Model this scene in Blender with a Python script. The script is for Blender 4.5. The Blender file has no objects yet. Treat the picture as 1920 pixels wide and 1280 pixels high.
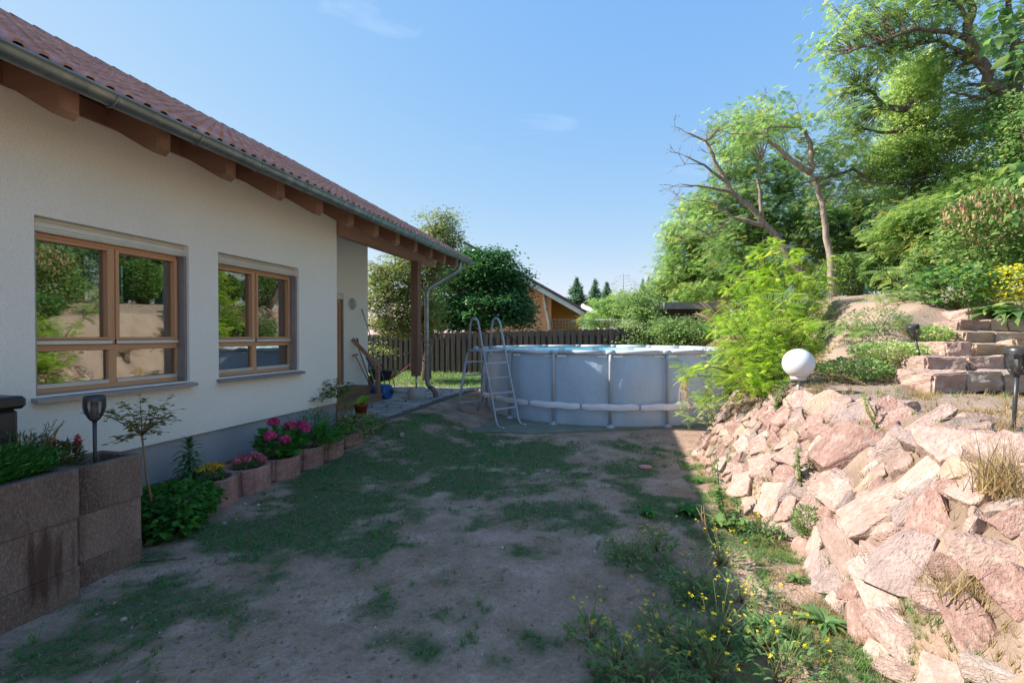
import bpy, bmesh, math, random
import numpy as np
from mathutils import Vector, Matrix, Quaternion
R = math.radians
random.seed(7)
rng = np.random.default_rng(11)
scene = bpy.context.scene
C = scene.collection

# ------------------------------------------------------------------ camera, sky, sun, exposure
YAW = math.atan(225 / 900.0)
PITCH = math.atan(10 / 900.0)
CAM = np.array([0.0, 0.0, 1.55])
F_ = np.array([-math.sin(YAW) * math.cos(PITCH), math.cos(YAW) * math.cos(PITCH), -math.sin(PITCH)])
R_ = np.array([math.cos(YAW), math.sin(YAW), 0.0])
U_ = np.cross(R_, F_)
cd = bpy.data.cameras.new('camera')
cam = bpy.data.objects.new('camera', cd)
C.objects.link(cam)
cam.location = CAM
cam.rotation_euler = (R(90) - PITCH, 0, YAW)
cd.sensor_width = 36
cd.lens = 36 * 900 / 1920.0
cd.clip_end = 3000
cd.clip_start = 0.05
scene.camera = cam

SUN = Vector((-1.0, -0.12, 0.785)).normalized()
W = bpy.data.worlds.new("World")
scene.world = W
W.use_nodes = True
wn = W.node_tree
wn.nodes.clear()
sky = wn.nodes.new('ShaderNodeTexSky')
sky.sky_type = 'NISHITA'
sky.sun_disc = False
sky.sun_elevation = math.asin(SUN.z)
sky.sun_rotation = math.atan2(SUN.x, SUN.y)
sky.altitude = 200
sky.air_density = 1.0
sky.dust_density = 0.25
sky.ozone_density = 3.2
bg = wn.nodes.new('ShaderNodeBackground')
bg.inputs['Strength'].default_value = 0.13
wo = wn.nodes.new('ShaderNodeOutputWorld')
tc = wn.nodes.new('ShaderNodeTexCoord')
mp = wn.nodes.new('ShaderNodeMapping')
mp.inputs['Scale'].default_value = (1.6, 1.6, 7.0)
mp.inputs['Rotation'].default_value = (0.3, 0.5, 0.2)
nz = wn.nodes.new('ShaderNodeTexNoise')
nz.inputs['Scale'].default_value = 2.2
nz.inputs['Detail'].default_value = 6
nz.inputs['Distortion'].default_value = 0.6
rp = wn.nodes.new('ShaderNodeValToRGB')
rp.color_ramp.elements[0].position = 0.66
rp.color_ramp.elements[0].color = (0, 0, 0, 1)
rp.color_ramp.elements[1].position = 0.86
rp.color_ramp.elements[1].color = (0.16, 0.16, 0.16, 1)
mx = wn.nodes.new('ShaderNodeMixRGB')
mx.inputs[2].default_value = (2.5, 2.6, 2.8, 1)
L = wn.links.new
L(tc.outputs['Generated'], mp.inputs['Vector'])
L(mp.outputs[0], nz.inputs['Vector'])
L(nz.outputs['Fac'], rp.inputs[0])
L(rp.outputs[0], mx.inputs[0])
# even the sky out a little, channel by channel, to the photograph's clear blue
sep = wn.nodes.new('ShaderNodeSeparateColor'); comb = wn.nodes.new('ShaderNodeCombineColor')
L(sky.outputs[0], sep.inputs[0])
for ch, (g_, k_) in enumerate(((0.84, 0.475), (0.46, 0.72), (0.06, 1.53))):
    pw = wn.nodes.new('ShaderNodeMath'); pw.operation = 'POWER'; pw.inputs[1].default_value = g_
    ml = wn.nodes.new('ShaderNodeMath'); ml.operation = 'MULTIPLY'; ml.inputs[1].default_value = k_
    L(sep.outputs[ch], pw.inputs[0]); L(pw.outputs[0], ml.inputs[0]); L(ml.outputs[0], comb.inputs[ch])
L(comb.outputs[0], mx.inputs[1])
L(mx.outputs[0], bg.inputs['Color'])
L(bg.outputs[0], wo.inputs['Surface'])

sl = bpy.data.lights.new('sun', 'SUN')
sl.energy = 2.3
sl.angle = R(0.53)
sl.color = (1.0, 0.93, 0.82)
so = bpy.data.objects.new('sun', sl)
C.objects.link(so)
so.location = (-20, 5, 20)
so.rotation_euler = SUN.to_track_quat('Z', 'Y').to_euler()

scene.view_settings.view_transform = 'Standard'
scene.view_settings.look = 'None'
scene.view_settings.gamma = 1
scene.view_settings.exposure = 2.14
scene.view_settings.use_curve_mapping = False
scene.cycles.max_bounces = 10
scene.cycles.diffuse_bounces = 7
scene.cycles.transparent_max_bounces = 8


# ------------------------------------------------------------------ helpers
def P(px, py, Y):
    """world point that the photograph shows at pixel (px, py), Y metres into the depth"""
    return CAM + Y * (F_ + (px - 960) / 900.0 * R_ + (640 - py) / 900.0 * U_)


def hash2(ix, iy, seed):
    n = (ix.astype(np.int64) * 374761393 + iy.astype(np.int64) * 668265263 + seed * 974634777) & 0x7fffffff
    n = ((n ^ (n >> 13)) * 1274126177) & 0x7fffffff
    return ((n ^ (n >> 16)) & 0xffff) / 65535.0


def vnoise(x, y, seed=0):
    x = np.asarray(x, float); y = np.asarray(y, float)
    ix = np.floor(x); iy = np.floor(y)
    fx = x - ix; fy = y - iy
    fx = fx * fx * (3 - 2 * fx); fy = fy * fy * (3 - 2 * fy)
    a = hash2(ix, iy, seed); b = hash2(ix + 1, iy, seed)
    c = hash2(ix, iy + 1, seed); d = hash2(ix + 1, iy + 1, seed)
    return (a * (1 - fx) + b * fx) * (1 - fy) + (c * (1 - fx) + d * fx) * fy


def fbm(x, y, seed=0, oct=4):
    s = 0; a = 0.5; t = 0
    x = np.asarray(x, float); y = np.asarray(y, float)
    for k in range(oct):
        s = s + a * vnoise(x * 2 ** k + 17.3 * k, y * 2 ** k - 9.1 * k, seed + k)
        t += a; a *= 0.5
    return s / t


def sst(a, b, x):
    t = np.clip((np.asarray(x, float) - a) / (b - a), 0, 1)
    return t * t * (3 - 2 * t)


FY = [-8, 1, 2.8, 3.8, 5.5, 6.7, 7.4, 8.2, 13.5, 15, 18, 25, 60, 400]
FX = [1.35, 1.25, 1.14, 1.2, 0.92, 0.82, 1.3, 2.6, 3.0, 3.6, 4.6, 6.5, 9, 9]


def xfoot(y):
    return np.interp(y, FY, FX)


def H0(x, y):
    x = np.asarray(x, float); y = np.asarray(y, float)
    z = 0.238 * sst(5.0, 6.9, y) * sst(-2.3, -3.6, x) * (1 - 0.35 * sst(10.2, 12.5, y))
    z = np.maximum(z, 0.12 * sst(13.6, 15.5, y))
    d = x - xfoot(y)
    s = np.maximum(0.75 * (x - 1.8) + 0.66 * (y - 5.6), 0)
    zu = np.interp(s, [0, 1.1, 1.6, 2.2, 3.5, 6.8, 10, 20, 60], [1.0, 1.05, 1.36, 1.68, 2.0, 2.42, 2.7, 3.2, 4.5])
    zr = np.interp(d, [0, 0.1, 0.25, 0.45, 0.72], [0, 0.25, 0.5, 0.76, 1.0])
    t = sst(0.6, 1.5, d)
    yd = -0.2425 * x + 0.9701 * y; xc = 0.9701 * x + 0.2425 * y
    m = sst(0.78, 0.85, xc / np.maximum(yd, .1)) * sst(7.6, 6.8, yd) * sst(1.9, 2.6, x)
    zc = 0.98 + 0.46 * np.maximum(yd - 4.78, 0) - 0.03
    zu = zu * (1 - m) + np.minimum(zu, zc) * m
    return np.where(d > 0, np.maximum(z, zr * (1 - t) + zu * t), z)


def H(x, y):
    x = np.asarray(x, float); y = np.asarray(y, float)
    near = (1 - sst(14, 30, np.hypot(x, y - 4)))
    d = x - xfoot(y)
    flat = sst(-3.5, -3.7, x) * sst(5.6, 6.8, y)
    near = near * (1 - 0.85 * sst(3.6, 3.1, np.hypot(x + 0.665, y - 10.84)))
    amp = (0.03 + 0.05 * sst(0.1, 2.0, d)) * (1 - flat)
    rough = fbm(x * 1.3, y * 1.3, 3, 4) - 0.5
    fine = fbm(x * 9, y * 9, 21, 3) - 0.5
    return H0(x, y) + near * (amp * rough * 1.6 + (1 - flat) * (0.026 * fine + 0.022 * (fbm(x * 4.2, y * 4.2, 77, 3) - .5)))


def G(px, py, lift=0.0):
    """where the view ray through a pixel meets the terrain"""
    d = F_ + (px - 960) / 900.0 * R_ + (640 - py) / 900.0 * U_
    t = np.concatenate([np.arange(0.8, 12, 0.01), np.arange(12, 120, 0.1)])
    p = CAM[None] + t[:, None] * d[None]
    below = p[:, 2] < H(p[:, 0], p[:, 1]) + lift
    k = int(np.argmax(below)) if below.any() else len(t) - 1
    q = p[k].copy()
    q[2] = float(H(q[0], q[1]))
    return q, float(t[k])


MATS = {}


def nodes_mat(name):
    m = bpy.data.materials.new(name)
    m.use_nodes = True
    nt = m.node_tree
    b = nt.nodes['Principled BSDF']
    return m, nt, b


def mat(name, col, rough=0.7, col2=None, scale=4.0, detail=6, bump=0.0, bscale=None, metal=0.0, spec=0.5,
        stretch=(1, 1, 1), ramp=(0.35, 0.65), col3=None, scale3=30.0, amt3=0.3, coat=0.0):
    if name in MATS:
        return MATS[name]
    m, nt, b = nodes_mat(name)
    b.inputs['Roughness'].default_value = rough
    b.inputs['Metallic'].default_value = metal
    b.inputs['Specular IOR Level'].default_value = spec
    if coat:
        b.inputs['Coat Weight'].default_value = coat
    N = nt.nodes.new
    Lk = nt.links.new
    t = N('ShaderNodeTexCoord'); mpn = N('ShaderNodeMapping')
    mpn.inputs['Scale'].default_value = stretch
    Lk(t.outputs['Object'], mpn.inputs['Vector'])
    oi = N('ShaderNodeObjectInfo')
    ad = N('ShaderNodeVectorMath'); ad.operation = 'ADD'
    sc = N('ShaderNodeVectorMath'); sc.operation = 'SCALE'
    cb = N('ShaderNodeCombineXYZ')
    Lk(oi.outputs['Random'], cb.inputs[0]); Lk(oi.outputs['Random'], cb.inputs[2])
    Lk(cb.outputs[0], sc.inputs[0]); sc.inputs['Scale'].default_value = 37.0
    Lk(mpn.outputs[0], ad.inputs[0]); Lk(sc.outputs[0], ad.inputs[1])
    vec = ad.outputs[0]
    if col2 is None:
        col2 = tuple(c * 0.8 for c in col)
    n = N('ShaderNodeTexNoise'); n.inputs['Scale'].default_value = scale; n.inputs['Detail'].default_value = detail
    Lk(vec, n.inputs['Vector'])
    r = N('ShaderNodeValToRGB')
    r.color_ramp.elements[0].position = ramp[0]; r.color_ramp.elements[0].color = (*col, 1)
    r.color_ramp.elements[1].position = ramp[1]; r.color_ramp.elements[1].color = (*col2, 1)
    Lk(n.outputs['Fac'], r.inputs[0])
    out = r.outputs[0]
    if col3 is not None:
        n3 = N('ShaderNodeTexNoise'); n3.inputs['Scale'].default_value = scale3; n3.inputs['Detail'].default_value = 4
        Lk(vec, n3.inputs['Vector'])
        r3 = N('ShaderNodeValToRGB')
        r3.color_ramp.elements[0].position = 0.48; r3.color_ramp.elements[0].color = (0, 0, 0, 1)
        r3.color_ramp.elements[1].position = 0.68; r3.color_ramp.elements[1].color = (amt3, amt3, amt3, 1)
        Lk(n3.outputs['Fac'], r3.inputs[0])
        m3 = N('ShaderNodeMixRGB'); m3.inputs[2].default_value = (*col3, 1)
        Lk(r3.outputs[0], m3.inputs[0]); Lk(out, m3.inputs[1])
        out = m3.outputs[0]
    # a little difference from one piece to the next
    hv = N('ShaderNodeHueSaturation')
    mr = N('ShaderNodeMapRange'); mr.inputs[3].default_value = 0.86; mr.inputs[4].default_value = 1.12
    Lk(oi.outputs['Random'], mr.inputs[0]); Lk(mr.outputs[0], hv.inputs['Value'])
    Lk(out, hv.inputs['Color'])
    Lk(hv.outputs[0], b.inputs['Base Color'])
    if bump:
        nb = N('ShaderNodeTexNoise'); nb.inputs['Scale'].default_value = bscale or scale * 6; nb.inputs['Detail'].default_value = 5
        Lk(vec, nb.inputs['Vector'])
        bp = N('ShaderNodeBump'); bp.inputs['Strength'].default_value = 1.0; bp.inputs['Distance'].default_value = bump
        Lk(nb.outputs['Fac'], bp.inputs['Height']); Lk(bp.outputs[0], b.inputs['Normal'])
    MATS[name] = m
    return m


def leafmat(name, a, b_, c=None, trans=0.35, rough=0.55, spec=0.3):
    """leaf colour runs from a to b (and sometimes c) with the leaf's own tint value"""
    m, nt, b = nodes_mat(name)
    N = nt.nodes.new; Lk = nt.links.new
    at = N('ShaderNodeAttribute'); at.attribute_name = 'tint'
    r = N('ShaderNodeValToRGB')
    r.color_ramp.elements[0].position = 0.0; r.color_ramp.elements[0].color = (*a, 1)
    r.color_ramp.elements[1].position = 0.85; r.color_ramp.elements[1].color = (*b_, 1)
    if c:
        e = r.color_ramp.elements.new(1.0); e.color = (*c, 1)
        r.color_ramp.elements[1].position = 0.85
    Lk(at.outputs['Fac'], r.inputs[0])
    Lk(r.outputs[0], b.inputs['Base Color'])
    b.inputs['Roughness'].default_value = rough
    b.inputs['Specular IOR Level'].default_value = spec
    tr = N('ShaderNodeBsdfTranslucent')
    g = N('ShaderNodeHueSaturation'); g.inputs['Saturation'].default_value = 1.15; g.inputs['Value'].default_value = 1.75
    Lk(r.outputs[0], g.inputs['Color']); Lk(g.outputs[0], tr.inputs['Color'])
    ms = N('ShaderNodeMixShader'); ms.inputs[0].default_value = trans
    o = nt.nodes['Material Output']
    Lk(b.outputs[0], ms.inputs[1]); Lk(tr.outputs[0], ms.inputs[2]); Lk(ms.outputs[0], o.inputs['Surface'])
    MATS[name] = m
    return m


def wloc(o):
    v = Vector((0, 0, 0))
    while o is not None:
        v = v + Vector(o.location)
        o = o.parent
    return v


def setp(o, label=None, cat=None, group=None, kind=None):
    if label: o['label'] = label
    if cat: o['category'] = cat
    if group: o['group'] = group
    if kind: o['kind'] = kind
    return o


def thing(name, label, cat, loc=(0, 0, 0), group=None, rotz=0.0):
    o = bpy.data.objects.new(name, None)
    o.empty_display_size = 0.2
    o.location = loc
    o.rotation_euler = (0, 0, rotz)
    C.objects.link(o)
    return setp(o, label, cat, group)


def link(name, me, m=None, parent=None):
    o = bpy.data.objects.new(name, me)
    if m is not None and not me.materials:
        me.materials.append(m)
    if parent is not None:
        o.parent = parent
    C.objects.link(o)
    return o


def copy_tree(o, parent=None):
    c = o.copy()
    C.objects.link(c)
    if parent is not None:
        c.parent = parent
    for ch in list(o.children):
        copy_tree(ch, c)
    return c


class MB:
    """collects shapes given in world metres; build() links them as one mesh object"""

    def __init__(s):
        s.v = []; s.f = []; s.sm = []

    def add(s, vs, fs, smooth=False):
        n = len(s.v)
        s.v.extend([tuple(map(float, v)) for v in vs])
        s.f.extend([tuple(i + n for i in f) for f in fs])
        s.sm.extend([smooth] * len(fs))
        return s

    def box(s, x0, y0, z0, x1, y1, z1):
        v = [(x0, y0, z0), (x1, y0, z0), (x1, y1, z0), (x0, y1, z0), (x0, y0, z1), (x1, y0, z1), (x1, y1, z1), (x0, y1, z1)]
        return s.add(v, [(0, 3, 2, 1), (4, 5, 6, 7), (0, 1, 5, 4), (1, 2, 6, 5), (2, 3, 7, 6), (3, 0, 4, 7)])

    def obox(s, c, ax, ay, az, bev=0.0):
        """box about c with half-axis vectors"""
        c = Vector(c); ax = Vector(ax); ay = Vector(ay); az = Vector(az)
        v = [c + ax * i + ay * j + az * k for k in (-1, 1) for j, i in ((-1, -1), (-1, 1), (1, 1), (1, -1))]
        return s.add(v, [(0, 3, 2, 1), (4, 5, 6, 7), (0, 1, 5, 4), (1, 2, 6, 5), (2, 3, 7, 6), (3, 0, 4, 7)])

    def beam(s, a, b, w, h, up=(0, 0, 1)):
        a = Vector(a); b = Vector(b); d = (b - a)
        u = Vector(up); sdir = d.cross(u)
        if sdir.length < 1e-5: sdir = Vector((1, 0, 0))
        sdir.normalize(); u = sdir.cross(d).normalized()
        return s.obox((a + b) / 2, sdir * w / 2, d / 2, u * h / 2)

    def tube(s, pts, r, n=8, caps=True, smooth=True):
        pts = [Vector(p) for p in pts]
        rr = r if isinstance(r, (list, tuple)) else [r] * len(pts)
        base = len(s.v)
        prev = None
        for i, p in enumerate(pts):
            d = (pts[min(i + 1, len(pts) - 1)] - pts[max(i - 1, 0)])
            if d.length < 1e-9: d = Vector((0, 0, 1))
            d.normalize()
            if prev is None:
                a = d.orthogonal().normalized()
            else:
                a = prev - d * prev.dot(d)
                a = a.normalized() if a.length > 1e-6 else d.orthogonal().normalized()
            prev = a
            b = d.cross(a)
            for k in range(n):
                t = 2 * math.pi * k / n
                s.v.append(tuple(p + (a * math.cos(t) + b * math.sin(t)) * rr[i]))
        for i in range(len(pts) - 1):
            for k in range(n):
                k2 = (k + 1) % n
                s.f.append((base + i * n + k, base + i * n + k2, base + (i + 1) * n + k2, base + (i + 1) * n + k)); s.sm.append(smooth)
        if caps:
            s.f.append(tuple(base + k for k in reversed(range(n)))); s.sm.append(False)
            s.f.append(tuple(base + (len(pts) - 1) * n + k for k in range(n))); s.sm.append(False)
        return s

    def lathe(s, prof, c=(0, 0, 0), n=24, smooth=True):
        base = len(s.v)
        for (r, z) in prof:
            for k in range(n):
                t = 2 * math.pi * k / n
                s.v.append((c[0] + r * math.cos(t), c[1] + r * math.sin(t), c[2] + z))
        for i in range(len(prof) - 1):
            for k in range(n):
                k2 = (k + 1) % n
                s.f.append((base + i * n + k, base + i * n + k2, base + (i + 1) * n + k2, base + (i + 1) * n + k)); s.sm.append(smooth)
        return s

    def prism(s, poly, z0, z1):
        n = len(poly)
        v = [(x, y, z0) for x, y in poly] + [(x, y, z1) for x, y in poly]
        f = [tuple(reversed(range(n))), tuple(range(n, 2 * n))] + [(i, (i + 1) % n, n + (i + 1) % n, n + i) for i in range(n)]
        return s.add(v, f)

    def build(s, name, m, parent=None, bevel=0.0, local=False, label=None):
        me = bpy.data.meshes.new(name)
        o3 = Vector((0, 0, 0)) if (local or parent is None) else wloc(parent)
        me.from_pydata([(v[0] - o3.x, v[1] - o3.y, v[2] - o3.z) for v in s.v], [], s.f)
        me.polygons.foreach_set('use_smooth', s.sm)
        me.update()
        if bevel:
            bm = bmesh.new(); bm.from_mesh(me)
            es = [e for e in bm.edges if len(e.link_faces) == 2 and e.calc_face_angle(0) > 0.6]
            bmesh.ops.bevel(bm, geom=es, offset=bevel, segments=1, affect='EDGES')
            bm.to_mesh(me); bm.free()
        o = link(name, me, m, parent)
        if label: o['label'] = label
        return o


def npmesh(name, V, Fc, m, parent=None, tint=None, local=False, smooth=False, pervert=None):
    """mesh from arrays: V (n,3), Fc (k, 3 or 4)"""
    me = bpy.data.meshes.new(name)
    V = np.asarray(V, np.float32)
    if parent is not None and not local:
        w = wloc(parent)
        V = V - np.array([w.x, w.y, w.z], np.float32)
    k = Fc.shape[1]
    me.vertices.add(len(V)); me.vertices.foreach_set('co', V.ravel())
    me.loops.add(Fc.size); me.loops.foreach_set('vertex_index', Fc.astype(np.int32).ravel())
    me.polygons.add(len(Fc)); me.polygons.foreach_set('loop_start', np.arange(0, Fc.size, k, dtype=np.int32))
    if smooth:
        me.polygons.foreach_set('use_smooth', np.ones(len(Fc), bool))
    if tint is not None:
        a = me.attributes.new('tint', 'FLOAT', 'POINT')
        a.data.foreach_set('value', tint.astype(np.float32))
    me.update(calc_edges=True)
    me.validate()
    return link(name, me, m, parent)


# leaf templates: (verts, quads), leaf grows along +y from the origin, faces +z
def T_leaf(w=0.5, fold=0.12):
    v = np.array([(0, 0, 0), (w / 2, 0.45, fold), (0, 1, -0.05), (-w / 2, 0.45, fold)], float)
    return v, np.array([(0, 1, 2, 3)])


def T_broad(w=0.5, n=4, droop=0.5, fold=0.1):
    vs = []; fs = []
    for i in range(n + 1):
        t = i / n
        hw = w / 2 * math.sin(math.pi * (0.06 + 0.92 * t) ** 0.8) + 0.008
        z = 0.35 * t - droop * t * t
        y = t * (1 - 0.25 * droop * t)
        vs += [(-hw, y, z + fold * hw * 2), (0, y, z), (hw, y, z + fold * hw * 2)]
    for i in range(n):
        a = i * 3
        fs += [(a, a + 1, a + 4, a + 3), (a + 1, a + 2, a + 5, a + 4)]
    return np.array(vs, float), np.array(fs)


def T_compound(pairs=7, lw=0.1, ll=0.2, droop=0.35):
    vs = []; fs = []

    def q(p, d, ln, wd, z):
        n = len(vs)
        px, py = -d[1], d[0]
        vs.extend([(p[0], p[1], z), (p[0] + d[0] * ln * .5 + px * wd, p[1] + d[1] * ln * .5 + py * wd, z),
                   (p[0] + d[0] * ln, p[1] + d[1] * ln, z - .04), (p[0] + d[0] * ln * .5 - px * wd, p[1] + d[1] * ln * .5 - py * wd, z)])
        fs.append((n, n + 1, n + 2, n + 3))
    for i in range(pairs):
        t = (i + 1) / (pairs + 0.6)
        z = -droop * t * t
        for sgn in (-1, 1):
            q((0, t), (sgn * 0.95, 0.3), ll * (1 - 0.35 * abs(t - 0.5)), lw / 2, z)
    q((0, 0.98), (0, 1), ll * .8, lw / 2, -droop)
    vs += [(-.006, 0, 0), (.006, 0, 0), (.006, 1, -droop), (-.006, 1, -droop)]
    n = len(vs) - 4
    fs.append((n, n + 1, n + 2, n + 3))
    return np.array(vs, float), np.array(fs)


def T_tuft(nb=5, lean=0.5, w=0.03, seed=0):
    r = random.Random(seed)
    vs = []; fs = []
    for i in range(nb):
        a = r.uniform(0, 6.283); l = r.uniform(0.5, 1.0); ln = r.uniform(.2, 1) * lean
        dx, dy = math.cos(a), math.sin(a); px, py = -dy * w, dx * w
        ox, oy = r.uniform(-.15, .15), r.uniform(-.15, .15)
        n = len(vs)
        vs += [(ox - px, oy - py, 0), (ox + px, oy + py, 0),
               (ox + dx * ln * l + px * .15, oy + dy * ln * l + py * .15, l), (ox + dx * ln * l - px * .15, oy + dy * ln * l - py * .15, l)]
        fs += [(n, n + 1, n + 2, n + 3)]
    return np.array(vs, float), np.array(fs)


def T_flower(petals=5, r=1.0, cup=0.2):
    vs = []; fs = []
    for i in range(petals):
        a = 2 * math.pi * i / petals
        c, s_ = math.cos(a), math.sin(a)
        n = len(vs)
        for (u, v, z) in ((0.05, 0, 0), (.6, .36, cup), (1, 0, cup * 1.2), (.6, -.36, cup)):
            vs.append((r * (u * c - v * s_), r * (u * s_ + v * c), z))
        fs.append((n, n + 1, n + 2, n + 3))
    return np.array(vs, float), np.array(fs)


def rotmats(az, tilt, roll=None):
    """leaf direction (+y) pointed at azimuth az, tilt up (radians), rolled about its own axis"""
    n = len(az)
    if roll is None: roll = np.zeros(n)
    cy, sy = np.cos(tilt), np.sin(tilt)
    y = np.stack([np.cos(az) * cy, np.sin(az) * cy, sy], 1)
    x0 = np.stack([np.sin(az), -np.cos(az), np.zeros(n)], 1)
    z0 = np.cross(x0, y)
    cr, sr = np.cos(roll)[:, None], np.sin(roll)[:, None]
    x = x0 * cr + z0 * sr
    z = np.cross(x, y)
    return np.stack([x, y, z], 2)


def scatter(T, pos, M, scale, tint=None):
    v, f = T
    n = len(pos)
    sc = np.asarray(scale, float)
    if sc.ndim == 0: sc = np.full(n, float(sc))
    V = np.einsum('nij,kj->nki', M, v) * sc[:, None, None] + np.asarray(pos)[:, None, :]
    Fc = f[None] + (np.arange(n) * len(v))[:, None, None]
    if tint is None: tint = rng.random(n)
    tt = np.repeat(tint, len(v))
    return V.reshape(-1, 3), Fc.reshape(-1, f.shape[1]), tt


def merge(parts):
    Vs = []; Fs = []; Ts = []; k = 0
    for V, Fc, t in parts:
        Vs.append(V); Fs.append(Fc + k); Ts.append(t); k += len(V)
    return np.concatenate(Vs), np.concatenate(Fs), np.concatenate(Ts)


def randrot(n, tilt=(-0.9, 0.9), roll=0.8):
    return rotmats(rng.uniform(0, 6.283, n), rng.uniform(tilt[0], tilt[1], n), rng.normal(0, roll, n))


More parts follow.
